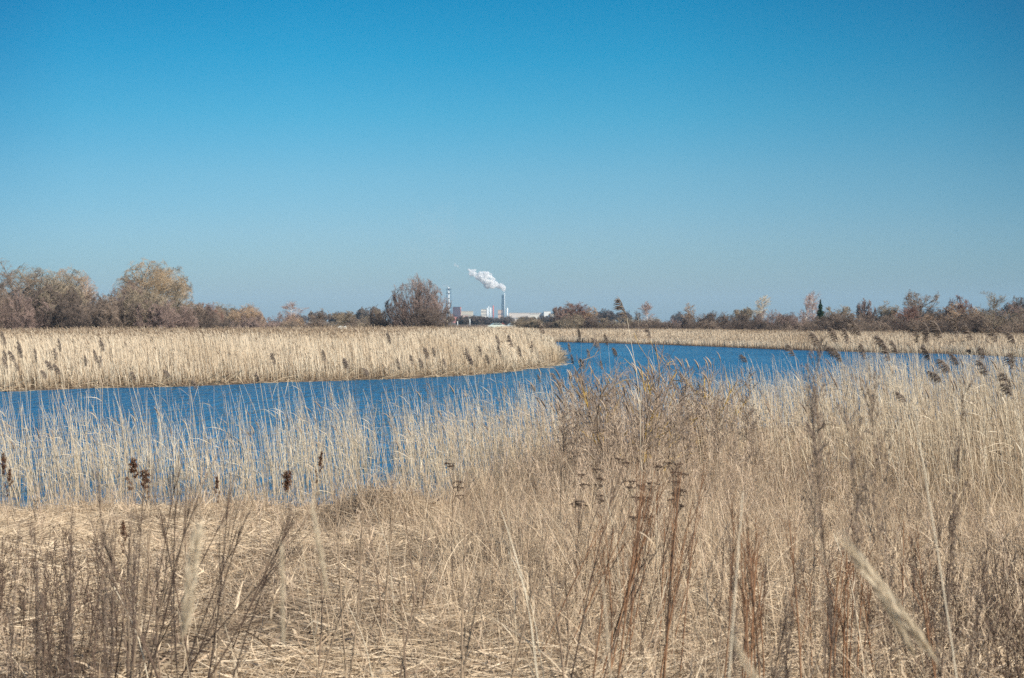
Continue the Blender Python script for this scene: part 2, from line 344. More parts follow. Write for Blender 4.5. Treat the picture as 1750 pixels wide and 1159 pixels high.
def skeleton(seed, W, Hh, form):
    g = np.random.default_rng(seed)
    if form == 'shrub':      # many stems from the base
        n = 15; a = g.uniform(0, 2 * math.pi, n); s = g.uniform(.1, 1.0, n)
        d = nrm(np.stack([np.cos(a) * s, np.sin(a) * s, np.ones(n) * g.uniform(.6, 1, n)], -1)); k = 6
        P = np.empty((n, k, 3)); P[:, 0] = np.stack([np.cos(a), np.sin(a), a * 0], -1) * .06
        ln = g.uniform(.7, 1, n)
        for j in range(1, k):
            d = nrm(d + Z * .06 + g.normal(size=d.shape) * .09); P[:, j] = P[:, j - 1] + d * (ln / (k - 1))[:, None]
        R = np.linspace(1, .35, k)[None] * np.ones((n, 1)) * .012
        lv = [(15, .1, 1, .5, 36, .08, .12, 5, .6), (8, .1, 1, .5, 38, .06, .16, 4, .6), (12, .1, 1, .6, 34, .05, .1, 3, .6)]
    elif form == 'fan':      # one root, fan of upright limbs, rounded head
        n = 46; a = g.uniform(0, 2 * math.pi, n); s = g.uniform(.0, 1.15, n)
        d = nrm(np.stack([np.cos(a) * s, np.sin(a) * s, np.ones(n)], -1)); k = 7
        P = np.empty((n, k, 3)); P[:, 0] = np.stack([np.cos(a), np.sin(a), a * 0], -1) * .05
        ln = g.uniform(.8, 1, n) * (1 - .12 * s)
        for j in range(1, k):
            d = nrm(d + Z * .02 + g.normal(size=d.shape) * .05); P[:, j] = P[:, j - 1] + d * (ln / (k - 1))[:, None]
        R = np.linspace(1, .3, k)[None] * np.ones((n, 1)) * .009
        lv = [(10, .25, 1, .42, 24, .06, .08, 5, .6), (8, .15, 1, .5, 30, .05, .12, 4, .6), (8, .1, 1, .65, 28, .04, .09, 3, .6)]
    else:
        k = 9; P = np.zeros((1, k, 3)); top = {'round': .5, 'open': .42, 'willow': .40, 'birch': .95, 'cone': .98, 'slim': .95}[form]
        P[0, :, 2] = np.linspace(0, top, k); P[0, 1:, :2] = np.cumsum(g.normal(size=(k - 1, 2)) * .008, 0)
        R = np.linspace(1, .3 if top > .9 else .6, k)[None] * (.022 if form in ('round', 'open', 'willow') else .012)
        lv = {'round': [(22, .3, 1, 1.05, 44, .06, .09, 8, .5), (15, .12, 1, .42, 40, .07, .12, 5, .55), (11, .1, 1, .5, 40, .05, .15, 4, .6), (7, .1, 1, .65, 32, .04, .1, 3, .6)],
              'open': [(12, .5, 1, 1.2, 44, .09, .09, 8, .55), (12, .2, 1, .42, 36, .07, .12, 5, .55), (9, .12, 1, .5, 38, .05, .15, 4, .6), (7, .1, 1, .65, 30, .03, .1, 3, .6)],
              'willow': [(26, .4, 1, 1.4, 54, .06, .08, 9, .5), (16, .12, 1, .40, 42, .05, .12, 6, .55), (12, .1, 1, .5, 40, -.04, .13, 5, .6), (6, .1, 1, .7, 30, -.06, .10, 4, .6)],
              'birch': [(34, .3, .99, .36, 40, .05, .08, 6, .5), (10, .15, 1, .5, 38, -.03, .13, 4, .6), (9, .1, 1, .7, 36, -.16, .14, 4, .6)],
              'cone': [(70, .06, .99, .42, 62, .10, .08, 6, .45), (12, .12, 1, .45, 42, .05, .13, 4, .6), (12, .1, 1, .6, 36, .05, .1, 3, .6)],
              'slim': [(34, .28, .98, .32, 38, .10, .09, 6, .5), (10, .15, 1, .5, 34, .07, .13, 4, .6), (11, .1, 1, .65, 30, .05, .1, 3, .6)]}[form]
    S = [(P, R)]
    for q in lv: S.append(grow(g, *S[-1], *q))
    allp = np.concatenate([p.reshape(-1, 3) for p, _ in S])
    pc = 5.0 if form in ('fan', 'willow') else 3.0 if form in ('shrub', 'fan', 'round', 'willow', 'open') else 1.2
    lo, hi = np.percentile(allp[:, 0], [pc, 100 - pc]); lo2, hi2 = np.percentile(allp[:, 1], [pc, 100 - pc]); zt = np.percentile(allp[:, 2], 100 - pc * .6)
    sc3 = np.array([W / (hi - lo), W / (hi2 - lo2), Hh / zt]); ctr = np.array([(lo + hi) / 2, (lo2 + hi2) / 2, 0])
    low = {'shrub': .22, 'fan': .45, 'round': .52, 'willow': .5, 'open': .6, 'birch': .5, 'cone': .2, 'slim': .5}[form]
    ph = g.uniform(0, 6.28, 4)
    def fit(p):
        p = np.maximum(p, [-9, -9, 0]) * sc3; m = p[..., 2:3] * 0
        off = np.clip(p[..., 2:3] / Hh * 3, 0, 1); p = p - ctr * sc3 * off
        c = np.array([0, 0, low * Hh]); u = p - c
        az = np.arctan2(u[..., 1:2], u[..., 0:1]); el = u[..., 2:3] / Hh
        lump = 1 + .07 * np.sin(az * 3 + ph[0] + el * 5) + .06 * np.sin(az * 5 + ph[1] - el * 9) + .04 * np.sin(az * 9 + ph[2] + el * 14)
        rz = np.where(u[..., 2:3] > 0, (1 - low) * Hh, max(low, .3) * Hh * 1.3)
        q = np.sqrt((u[..., 0:1] / (W / 2)) ** 2 + (u[..., 1:2] / (W / 2)) ** 2 + (u[..., 2:3] / rz) ** 2) / lump
        k = np.where(q > 1, (1 + (q - 1) * {'fan': .24, 'willow': .14}.get(form, .20)) / np.maximum(q, 1e-6), 1)
        if form in ('cone', 'slim', 'birch'): k = k * 0 + 1
        return c + u * k
    return [(fit(p), r * Hh) for p, r in S], g
def tree(name, form, colr, W, Hh, seed, twig_r=.012, thin=1.0):
    S, g = skeleton(seed, W, Hh, form)
    root = empty(name)
    tr = Geo(); cr_ = Geo()
    if form in ('shrub', 'fan'):
        tr.strands(S[0][0], np.maximum(S[0][1], .012), 4, g=g)
    else:
        tr.strands(S[0][0], S[0][1], 8, g=g)
    for q, (p, r) in enumerate(S[1:]):
        last = q == len(S) - 2
        if last and thin < 1: keep = g.random(len(p)) < thin; p, r = p[keep], r[keep]
        r = np.maximum(r, twig_r * (1 if last else 1.3)); 
        if last: r = np.ones_like(r) * twig_r * np.linspace(1, .6, r.shape[1])[None]
        if q == 0: tr.strands(p, r, 3, g=g)
        else: cr_.strands(p, r, 3 if not last else 2, g=g)
    a = tr.build('trunk', M['bark_' + colr], root); b = cr_.build('crown', M['twig_' + colr], root)
    return reg(root, a, b)
def gz1(x, y): return float(ground(np.array([x]), np.array([y]))[0])
def tree_at(px, top, wpx, d, form, colr, label, name='bare_tree', cat='tree', group=None, seed=0, thin=1.0, twig=None):
    x = X(px, d); z = gz1(x, d)
    o = tree(name, form, colr, wpx * d / F, H(top, d) - z, seed or int(px) + 11, twig or .000034 * d, thin)
    o.location = (x, d, z - .05); tag(o, label, cat, group); return o

TREES = [
 (22, 442, 116, 182, 'open', 'grey', 'tall bare grey tree with open forked branches at the left edge of the photo'),
 (78, 445, 128, 188, 'round', 'olive', 'broad bare tree with dense olive-brown twigs, second big crown from the left'),
 (118, 456, 90, 196, 'round', 'tan', 'bare tree with tan crown top on the right shoulder of the left wood'),
 (150, 473, 36, 200, 'birch', 'birch', 'slim birch with pale trunk standing above the thicket left of the willow'),
 (222, 478, 66, 186, 'round', 'purple', 'purplish bare tree leaning against the left side of the great willow'),
 (264, 444, 132, 192, 'willow', 'gold', 'great tan willow with yellow-brown drooping crown, broadest tree on the left'),
 (298, 470, 60, 176, 'slim', 'olive', 'slender bare tree with pale thin trunk in front of the willow'),
 (500, 515, 40, 240, 'birch', 'birch', 'small pinkish birch rising from the low scrub left of the white buildings'),
 (546, 526, 40, 230, 'open', 'grey', 'thin crooked bare tree in front of the distant white buildings'),
 (588, 530, 44, 235, 'open', 'olive', 'low sparse yellowish tree just right of the distant white buildings'),
 (714, 476, 100, 180, 'fan', 'purple', 'big fan-shaped dark red-brown bush left of the tall chimney'),
 (953, 522, 24, 300, 'round', 'purple', 'small round-headed tree in front of the right end of the white factory hall'),
 (986, 518, 44, 250, 'cone', 'red', 'reddish cone-shaped alder right of the white factory hall'),
 (975, 516, 26, 262, 'slim', 'grey', 'grey slim tree just behind the reddish cone-shaped alder'),
 (1006, 522, 34, 262, 'open', 'tan', 'faint open tree on the right side of the reddish alder'),
 (1104, 515, 24, 260, 'birch', 'birch', 'lone white-trunked birch above the hedge right of the tall reed plume'),
 (1089, 532, 14, 250, 'slim', 'dark', 'short dark tree just left of the lone white-trunked birch'),
 (1176, 518, 22, 250, 'slim', 'tan', 'faint slim tree between the lone birch and the pale poplar'),
 (1300, 505, 28, 240, 'slim', 'pale', 'pale yellowish slim poplar standing high above the middle of the right hedge'),
 (1270, 523, 36, 235, 'round', 'olive', 'round olive tree left of the pale poplar'),
 (1377, 506, 20, 220, 'birch', 'birch', 'smaller birch of the pair left of the green spruce'),
 (1391, 498, 22, 222, 'birch', 'birch', 'taller birch of the pair directly behind the green spruce'),
 (1432, 518, 46, 205, 'open', 'olive', 'sparse yellowish tree right of the green spruce'),
 (1481, 509, 34, 200, 'round', 'purple', 'purplish round-topped tree left of the dark red alder'),
 (1518, 515, 44, 200, 'round', 'olive', 'greenish soft tree between the purplish tree and the dark red alder'),
 (1548, 523, 56, 160, 'cone', 'red', 'dark red broad alder reaching down to the reeds on the right'),
 (1573, 490, 60, 195, 'open', 'grey', 'spreading open grey tree, tallest crown on the right side'),
 (1639, 505, 46, 190, 'round', 'red', 'dark red round crown rising behind the wide brown thicket on the right'),
 (1699, 498, 48, 140, 'slim', 'olive', 'grey-green tree with a bare trunk down to the reeds near the right edge'),
 (1742, 505, 56, 165, 'round', 'dark', 'dark bare tree cut by the right edge of the photo'),
]
for q in TREES:
    tree_at(*q[:6], q[6], thin={'round': .35, 'willow': 1.0, 'open': .7}.get(q[4], 1.0), name='willow_tree' if q[4] == 'willow' else 'birch_tree' if q[4] == 'birch' else 'bare_tree')

# spruce
def spruce(px, top, wpx, d):
    x = X(px, d); z = gz1(x, d); Hh = H(top, d) - z; W = wpx * d / F; g = np.random.default_rng(5)
    root = empty('spruce_tree', (x, d, z)); t_ = Geo(); t_.tube([(0, 0, 0), (0.03, 0, Hh * .5), (0, 0, Hh)], [.12, .08, .015])
    a = t_.build('trunk', M['bark_dark'], root); c = Geo(); n = 900
    f = g.uniform(.08, 1, n) ** .8; az = g.uniform(0, 2 * math.pi, n); ln = W * .5 * (1.04 - f) * g.uniform(.6, 1.15, n) * (1 + .2 * np.sin(f * 40))
    P = np.empty((n, 4, 3)); P[:, 0] = np.stack([az * 0, az * 0, f * Hh], -1)
    d_ = np.stack([np.cos(az), np.sin(az), -.15 + az * 0], -1)
    for j in range(1, 4): d_ = nrm(d_ + Z * .08); P[:, j] = P[:, j - 1] + d_ * (ln / 3)[:, None]
    c.strands(P, np.array([.03, .03, .025, .01])[None] * np.ones((n, 1)), 3, g=g)
    P2, R2 = grow(g, P, np.ones((n, 4)) * .03, 9, .15, 1, .35, 60, -.25, .1, 3, 1)
    c.strands(P2, np.ones(P2.shape[:2]) * .028, 2, g=g)
    b = c.build('crown', M['needle'], root); tag(root, 'small dark green spruce, the only evergreen in the right hedge', 'tree'); reg(root, a, b)
spruce(1402, 512, 30, 205)

# shrubs of the thickets: a few prototypes, copied
SPROTO = {}
def shrub_proto(colr, v, form='shrub'):
    k = (colr, v, form)
    if k not in SPROTO: SPROTO[k] = tree('bare_shrub', form, colr, 7.0, 4.6, 500 + v * 17 + len(SPROTO), .0072, 1.0)
    return SPROTO[k]
rs = np.random.default_rng(21)
ORDS = 'first second third fourth fifth sixth seventh eighth ninth tenth eleventh twelfth thirteenth'.split()
def shrub(px, top, wpx, d, colr, label, group, form='shrub', v=None):
    x = X(px, d); z = gz1(x, d); Hh = H(top, d) - z; W = wpx * d / F
    p = shrub_proto(colr, int(rs.integers(0, 2)) if v is None else v, form)
    place(p, USED, (x, d, z - .05), (0, 0, rs.uniform(0, 6.28)), (W / 7, W / 7, Hh / 4.6), label=label, cat='shrub', group=group)
ROWS = {}
def row(x0, x1, n, tops, w, d, cols, label, group, jt=6):
    for i in range(n):
        px = x0 + (x1 - x0) * (i + .5) / n + rs.uniform(-.3, .3) * (x1 - x0) / n
        top = np.interp(px, *zip(*tops)) + rs.uniform(-jt * .4, jt)
        dd = d if np.isscalar(d) else np.interp(px, *zip(*d))
        shrub(px, top, w * rs.uniform(.8, 1.25), dd + rs.uniform(-5, 5), cols[int(rs.integers(0, len(cols)))], ORDS[i] + ' ' + label, group)
row(-20, 330, 12, [(-20, 482), (90, 478), (150, 492), (185, 508), (250, 490), (330, 514)], 84, 178, ['grey', 'olive', 'dark'], 'shrub from the left in the taller back row under the left trees and willow', 'shrubs under the left trees')
row(-30, 340, 11, [(-30, 500), (180, 512), (260, 505), (340, 522)], 80, 172, ['dark', 'purple', 'grey'], 'shrub from the left in the lower front row under the left trees and willow', 'shrubs under the left trees')
row(335, 640, 8, [(335, 519), (385, 519), (430, 521), (480, 531), (520, 545), (575, 546), (600, 540), (640, 536)], 56, 215, ['purple', 'grey', 'tan', 'olive'], 'shrub from the left, back row, between the willow and the big fan-shaped bush', 'shrubs between the willow and the big bush')
row(330, 650, 9, [(330, 530), (480, 538), (520, 549), (575, 549), (650, 538)], 58, 200, ['dark', 'grey', 'purple'], 'shrub from the left, front row, between the willow and the big fan-shaped bush', 'shrubs between the willow and the big bush')
shrub(352, 518, 64, 205, 'red', 'reddish domed shrub just right of the great willow', None, v=0)
shrub(428, 519, 50, 212, 'tan', 'yellow-tan domed shrub midway between the willow and the pinkish birch', None, v=1)
shrub(668, 514, 74, 186, 'dark', 'dark domed shrub leaning on the left side of the big fan-shaped bush', None, v=0)
shrub(640, 530, 60, 190, 'olive', 'greenish shrub at the left foot of the dark domed shrub', None, v=1)
shrub(735, 522, 86, 176, 'dark', 'dark low shrub at the foot of the big fan-shaped bush', None, v=1)
row(880, 970, 4, [(880, 541), (930, 541), (970, 545)], 42, 300, ['olive', 'grey'], 'grey-green low shrub from the left in front of the long factory hall', 'shrubs in front of the factory hall')
row(965, 1080, 5, [(965, 536), (1020, 539), (1080, 538)], 50, 235, ['dark', 'grey', 'olive'], 'low shrub from the left between the factory hall and the lone birch', 'shrubs between the factory hall and the lone birch')
row(1075, 1370, 9, [(1075, 540), (1150, 540), (1190, 529), (1240, 527), (1300, 529), (1370, 533)], 62, [(1075, 225), (1370, 190)], ['grey', 'dark', 'purple', 'olive'], 'shrub from the left in the back row between the lone birch and the spruce', 'hedge shrubs between the lone birch and the spruce')
row(1060, 1370, 9, [(1060, 548), (1200, 540), (1370, 545)], 56, [(1060, 215), (1370, 175)], ['dark', 'grey'], 'shrub from the left in the front row between the lone birch and the spruce', 'hedge shrubs between the lone birch and the spruce')
row(1350, 1790, 11, [(1350, 531), (1420, 528), (1520, 527), (1600, 526), (1660, 521), (1790, 524)], 78, [(1350, 185), (1790, 150)], ['grey', 'olive', 'purple', 'dark'], 'shrub from the left in the back row right of the green spruce', 'hedge shrubs right of the spruce')
row(1350, 1800, 11, [(1350, 543), (1800, 535)], 74, [(1350, 165), (1800, 136)], ['dark', 'grey'], 'shrub from the left in the front row right of the green spruce', 'hedge shrubs right of the spruce')
shrub(1635, 520, 120, 160, 'tan', 'wide domed brown shrub under the dark red round crown', None, v=0)

# far woodland round the factory: reads as one mass
g = Geo(); gf = np.random.default_rng(99)
for q in range(110):
    d = gf.uniform(520, 1500); px = gf.uniform(-60, 1820) if q < 60 else gf.uniform(750, 1000)
    hh = gf.uniform(4.5, 9.5) if not 765 < px < 960 else max(2.2, H(gf.uniform(539, 547), d) - .8)
    S, g3 = skeleton(900 + q % 7, hh * gf.uniform(1.2, 2), hh, 'shrub')
    a = gf.uniform(0, 6.28); Rz = np.array([[math.cos(a), -math.sin(a), 0], [math.sin(a), math.cos(a), 0], [0, 0, 1]])
    off = np.array([X(px, d), d, .8])
    for p, r_ in S[1:3] + [(S[3][0][::3], S[3][1][::3])]:
        g.strands(p @ Rz.T + off, np.ones(p.shape[:2]) * .06, 2, g=gf, rnd=np.full(len(p), gf.random()))
M['far_wood'] = mat('far_wood', [(.10, .085, .085), (.15, .12, .10), (.19, .15, .12)], .9, .1)
tag(g.build('far_woodland', M['far_wood']), 'hazy bluish wood of bare trees below the factory', 'woodland', kind='stuff')

# ------------------------------------------------------------------ factory and far buildings
M['brick_red'] = flat('red_cladding', (.80, .27, .20)); M['brick_light'] = flat('salmon_cladding', (.62, .27, .18))
M['beige'] = flat('beige_wall', (.56, .50, .38)); M['cream'] = flat('cream_wall', (.68, .63, .53)); M['white'] = flat('white_wall', (.82, .80, .73))
M['roofgrey'] = flat('flat_roof', (.40, .39, .37)); M['window'] = flat('dark_window', (.06, .08, .10), .15, .5)
M['hall'] = flat('hall_wall', (.60, .53, .46)); M['steel'] = flat('grey_steel', (.035, .085, .14), .9, .1); M['flue'] = flat('pale_flue', (.75, .78, .78), .4)
M['fluedark'] = flat('dark_band', (.14, .13, .14)); M['redpipe'] = flat('red_stack', (.5, .12, .09)); M['tan_wall'] = flat('tan_wall', (.60, .42, .32))
def rotz(a): return np.array([[math.cos(a), -math.sin(a), 0], [math.sin(a), math.cos(a), 0], [0, 0, 1.]])
ZG = .83
def building(name, px0, px1, top, d, depth, wall, label, rz=0.0, nwin=0, rows=1, cat='building', roofm='roofgrey'):
    """box block on the plain; px0..px1 is its front"""
    cx = X((px0 + px1) / 2, d); W = (px1 - px0) * d / F; Hh = H(top, d) - ZG
    root = empty(name, (cx, d, ZG - .5), rz)
    a = Geo().box(-W / 2, W / 2, 0, depth, 0, Hh + .5).build('wall', M[wall], root)
    b = Geo().box(-W / 2 - .4, W / 2 + .4, -.4, depth + .4, Hh + .503, Hh + 1.1).build('roof', M[roofm], root)
    for rr_ in range(rows):
        for k in range(nwin):
            wx_ = -W / 2 + W * (k + .5) / nwin; zz = (Hh) * (rr_ + .75) / (rows + .5)
            Geo().box(wx_ - min(W / nwin * .3, 1.6), wx_ + min(W / nwin * .3, 1.6), -.12, .1, zz - .8, zz + .8).build('window', M['window'], root)
    tag(root, label, cat); return root
D = 2500.
b = building('factory_block', 773.5, 786, 525, D, 14, 'brick_red', 'tall red block with flat roof between the striped chimney and the beige hall', rz=-.12, nwin=1, rows=1)
building('factory_annex', 765, 774, 537, D + 30, 20, 'tan_wall', 'low pinkish annex at the left foot of the tall red block', nwin=3)
building('factory_hall', 788, 808, 532, D + 40, 30, 'beige', 'low beige hall directly right of the tall red block', nwin=7)
building('office_block', 822, 833, 529, D, 16, 'cream', 'pale cream block with rows of dark windows midway between the two tall chimneys', nwin=6, rows=4)
building('boiler_house', 851, 860, 530, D - 20, 16, 'tan_wall', 'small tan block at the left foot of the lattice stack', nwin=3, rows=2)
building('storage_hall', 906, 921, 537, D - 60, 20, 'cream', 'low cream storage hall standing against the middle of the long grey-beige hall', nwin=4)
building('storage_hall', 790, 800, 538.5, D - 90, 20, 'tan_wall', 'small low tan hall in front of the beige hall beside the red block', nwin=3)
building('storage_hall', 808, 821, 541, D + 60, 20, 'beige', 'very low beige hall between the beige hall and the cream office block', nwin=4)
building('apartment_block', 497, 508, 543, 2350, 14, 'cream', 'faint cream block behind the pinkish birch, left of the three pale blocks', nwin=5, rows=2)
hall = building('factory_hall', 870, 930, 535, D, 40, 'hall', 'very long low grey-beige factory hall left of the white end block', nwin=24)
building('warehouse', 929.5, 941, 532.5, D - 6, 44, 'white', 'bright white tall end block of the long factory hall', nwin=1)
building('warehouse', 940, 955, 537, D - 30, 30, 'cream', 'low cream annex right of the bright white end block', nwin=5)
building('apartment_block', 526, 541, 538, 2300, 14, 'cream', 'distant cream apartment block, left of the three pale blocks behind the scrub', nwin=8, rows=3)
building('apartment_block', 543, 556, 539.5, 2300, 14, 'white', 'distant white apartment block, middle of the three pale blocks behind the scrub', nwin=6, rows=2)
building('apartment_block', 561, 570, 541, 2200, 14, 'white', 'distant white apartment block, right of the three pale blocks behind the scrub', nwin=4, rows=2)
def stack(px, top, d, r, m, label, name='chimney', bands=0):
    root = empty(name, (X(px, d), d, ZG)); Hh = H(top, d) - ZG
    Geo().tube([(0, 0, -.5), (0, 0, Hh)], [r, r * .9], 12).build('flue', M[m], root)
    for k in range(bands):
        z = Hh * (k + 1) / (bands + .15)
        Geo().tube([(0, 0, z - .9), (0, 0, z)], r * 1.45, 12).build('band', M['fluedark'], root)
    tag(root, label, 'chimney'); return root, Hh
stack(832.6, 526, D, 1.0, 'flue', 'short pale chimney on the right edge of the cream office block')
stack(835.2, 523.5, D + 5, .8, 'flue', 'thin pale chimney, tallest of the short ones right of the cream office block')
stack(838.5, 525.5, D + 8, 1.1, 'flue', 'pale chimney just left of the short red chimney')
stack(843.0, 522.5, D + 10, 1.2, 'redpipe', 'short red chimney between the pale chimneys and the lattice stack')
stack(867, 526.5, D, 1.3, 'flue', 'short pale chimney just right of the lattice stack')
def lattice(root, cx, w, Hh, n, name='lattice_frame', th=1.0):
    g = Geo(); c = [(-w, -w), (w, -w), (w, w), (-w, w)]
    for (x, y) in c: g.tube([(cx + x * 1.25, y * 1.25, 0), (cx + x * .8, y * .8, Hh)], .28 * th, 4)
    for k in range(n):
        z0, z1 = Hh * k / n, Hh * (k + 1) / n
        s0, s1 = 1.25 - .45 * k / n, 1.25 - .45 * (k + 1) / n
        for q in range(4):
            (x0, y0), (x1, y1) = c[q], c[(q + 1) % 4]
            g.tube([(cx + x0 * s0, y0 * s0, z0), (cx + x1 * s1, y1 * s1, z1)], .2 * th, 4)
            g.tube([(cx + x1 * s0, y1 * s0, z0), (cx + x0 * s1, y0 * s1, z1)], .2 * th, 4)
            g.tube([(cx + x0 * s1, y0 * s1, z1), (cx + x1 * s1, y1 * s1, z1)], .2 * th, 4)
    g.build(name, M['steel'], root)
r1, h1 = stack(766.8, 491.5, D - 40, 1.6, 'flue', 'tall white chimney with dark bands inside a thin lattice frame, left of the red block', 'striped_chimney', 7)
lattice(r1, 0, 4.6, h1 - 3, 9, th=.55)
Geo().box(-5.4, 5.4, -3, 3, h1 - 3, h1 - 2.3).build('platform', M['steel'], r1)
r2, h2 = stack(862.4, 501, D - 40, .5, 'flue', 'tall blue lattice tower with a pale flue on its right side, trailing white steam', 'lattice_stack')
lattice(r2, -3.2, 2.2, h2 - 3, 12, th=1.0); lattice(r2, -3.2, 1.2, h2 - 4, 18, 'inner_frame', th=1.0)

# street lamps by the factory road
for px, top, d, lab in ((764, 546, 330, 'yellowish lamp post with a short arm below the striped chimney'), (803, 545, 620, 'pale thin pole in front of the hazy wood below the beige hall'), (782, 549, 640, 'shorter pale pole left of the other one below the red block')):
    Hh = H(top, d) - .8; root = empty('street_lamp', (X(px, d), d, .8))
    Geo().tube([(0, 0, -.2), (0, 0, Hh)], [.16, .10] if d < 400 else [.22, .16], 8).build('pole', M['beige'] if d < 400 else M['flue'], root)
    arm = Geo().tube([(0, 0, Hh - .05), (-1.0, 0, Hh + .06)], .06, 6).build('arm', M['beige'], root)
    Geo().box(-1.5, -.9, -.14, .14, Hh, Hh + .12).build('lamp_head', M['steel'], arm); tag(root, lab, 'street lamp')

# cars and small shed glimpsed behind the reeds
def car(px, d, body, label, rz=0.0):
    z = gz1(X(px, d), d); root = empty('parked_car', (X(px, d), d, z), rz)
    prof = np.array([(-2.15, .35), (-2.2, .8), (-1.35, .98), (-.65, 1.42), (.75, 1.46), (1.65, 1.05), (2.15, .95), (2.2, .4)])
    def ext(p, y0, y1):
        n = len(p); V = np.concatenate([np.stack([p[:, 0], p[:, 0] * 0 + y, p[:, 1]], -1) for y in (y0, y1)])
        g = Geo(); g.flat = True; q = [[i, (i + 1) % n, (i + 1) % n + n, i + n] for i in range(n)]
        for i in range(1, n // 2): pass
        for s in (0, n):
            for i in range(n // 2 - 1): q.append([s + i, s + i + 1, s + n - 2 - i, s + n - 1 - i])
        g.add(V, np.array(q), .5, .5); return g
    ext(prof, -.85, .85).build('body', body, root)
    gl = np.array([(-1.18, 1.02), (-.62, 1.36), (.72, 1.40), (1.5, 1.06)]); ext(gl, -.87, .87).build('side_window', M['window'], root)
    ws = np.array([(-1.37, 1.0), (-.69, 1.41), (-.66, 1.43), (-1.33, .99)]); ext(ws, -.7, .7).build('windscreen', M['windscreen'], root)
    for x in (-1.35, 1.35):
        for y in (-.84, .84): Geo().tube([(x, y - .1, .32), (x, y + .1, .32)], .32, 16).build('wheel', M['tyre'], root)
    tag(root, label, 'car')
M['windscreen'] = flat('windscreen_glass', (.35, .5, .55), .08, .8); M['tyre'] = flat('tyre', (.03, .03, .03))
M['carpale'] = flat('pale_car_paint', (.62, .68, .60), .25, .6); M['shed_red'] = flat('dark_red_roof', (.22, .07, .06)); M['carsilver'] = flat('silver_car_paint', (.42, .47, .48), .25, .6)
car(848, 345, M['carpale'], 'pale greenish car, only its roof showing over the reeds below the lattice stack', .15)
car(877, 335, M['carsilver'], 'silver car with glinting windscreen, only its roof showing right of the pale greenish car', .1)
root = empty('garden_shed', (X(859, 420), 420, gz1(X(859, 420), 420) - .35))
Geo().box(-.8, .8, -.6, .6, 0, 1.0).build('wall', M['tan_wall'], root)
g = Geo(); g.flat = True; g.add(np.array([(-1, -.8, 1.), (0, -.8, 1.9), (0, .8, 1.9), (-1, .8, 1.), (1, -.8, 1.), (1, .8, 1.)]), np.array([[0, 1, 2, 3], [1, 4, 5, 2], [0, 4, 1, 1], [3, 2, 5, 5], [0, 3, 5, 4]]), .5, .5)
g.build('roof', M['shed_red'], root); tag(root, 'tiny dark red gabled roof peeping between the two parked cars', 'shed')
# plastic tunnel frames in the scrub
d = 182; root = empty('polytunnel', (X(589, d), d, gz1(X(589, d), d)), .2)
M['plastic'] = flat('grey_plastic', (.62, .64, .58), .5)
for k in range(5):
    a = np.linspace(0, math.pi, 12); xx = -.9 + k * .45
    Geo().tube(np.stack([xx + a * 0, np.cos(a) * .7, .35 + np.sin(a) * 1.35], -1), .025, 5).build('hoop', M['plastic'], root)
g = Geo(); a = np.linspace(.5, 2.4, 10); uu = np.linspace(-.9, .25, 8)
U, A = np.meshgrid(uu, a); Vt = np.stack([U, np.cos(A) * .73, .35 + np.sin(A) * 1.38 + .05 * np.sin(U * 9)], -1)
i = (np.arange(9)[:, None] * 8 + np.arange(7)[None]); g.add(Vt, np.stack([i, i + 1, i + 9, i + 8], -1), .5, .5)
g.build('cover', M['plastic'], root); tag(root, 'pale torn plastic tunnel half hidden in the scrub left of the big fan-shaped bush', 'polytunnel')

# steam
def steam(name, blobs, dens, label, seed, vox):
    g = Geo(); gs = np.random.default_rng(seed)
    for (x, y, z, r_) in blobs:
        nu, nv = 14, 9; u = np.linspace(0, 2 * math.pi, nu, endpoint=False); v = np.linspace(.02, math.pi - .02, nv)
        Uq, Vq = np.meshgrid(u, v); Pp = np.stack([x + r_ * np.sin(Vq) * np.cos(Uq), y + r_ * np.sin(Vq) * np.sin(Uq), z + r_ * np.cos(Vq)], -1)
        i = np.arange(nv - 1)[:, None] * nu; j = np.arange(nu)[None]; j2 = (j + 1) % nu
        g.add(Pp, np.stack([i + j, i + nu + j, i + nu + j2, i + j2], -1), .5, .5)
    m = bpy.data.materials.new(name + '_volume'); m.use_nodes = True; t = m.node_tree; t.nodes.clear()
    o_ = t.nodes.new('ShaderNodeOutputMaterial'); pv = t.nodes.new('ShaderNodeVolumePrincipled'); pv.inputs['Color'].default_value = (1, 1, 1, 1)
    ge = t.nodes.new('ShaderNodeNewGeometry'); nz = t.nodes.new('ShaderNodeTexNoise'); nz.inputs['Scale'].default_value = .2; nz.inputs['Detail'].default_value = 5
    mr = t.nodes.new('ShaderNodeMapRange'); mr.inputs[1].default_value = .40; mr.inputs[2].default_value = .60; mr.inputs[3].default_value = 0; mr.inputs[4].default_value = dens
    t.links.new(ge.outputs['Position'], nz.inputs['Vector']); t.links.new(nz.outputs[0], mr.inputs[0]); t.links.new(mr.outputs[0], pv.inputs['Density'])
    t.links.new(pv.outputs[0], o_.inputs['Volume'])
    o = g.build(name, m)
    mo = o.modifiers.new('r', 'REMESH'); mo.mode = 'VOXEL'; mo.voxel_size = vox
    dg = bpy.context.evaluated_depsgraph_get(); me = bpy.data.meshes.new_from_object(o.evaluated_get(dg)); o.modifiers.clear(); o.data = me
    if not me.materials: me.materials.append(m)
    tag(o, label, 'steam', kind='stuff'); return o
ds = D - 40
def bl(px, py, rpx, dy=0): return (X(px, ds), ds + dy, H(py, ds), rpx * ds / F)
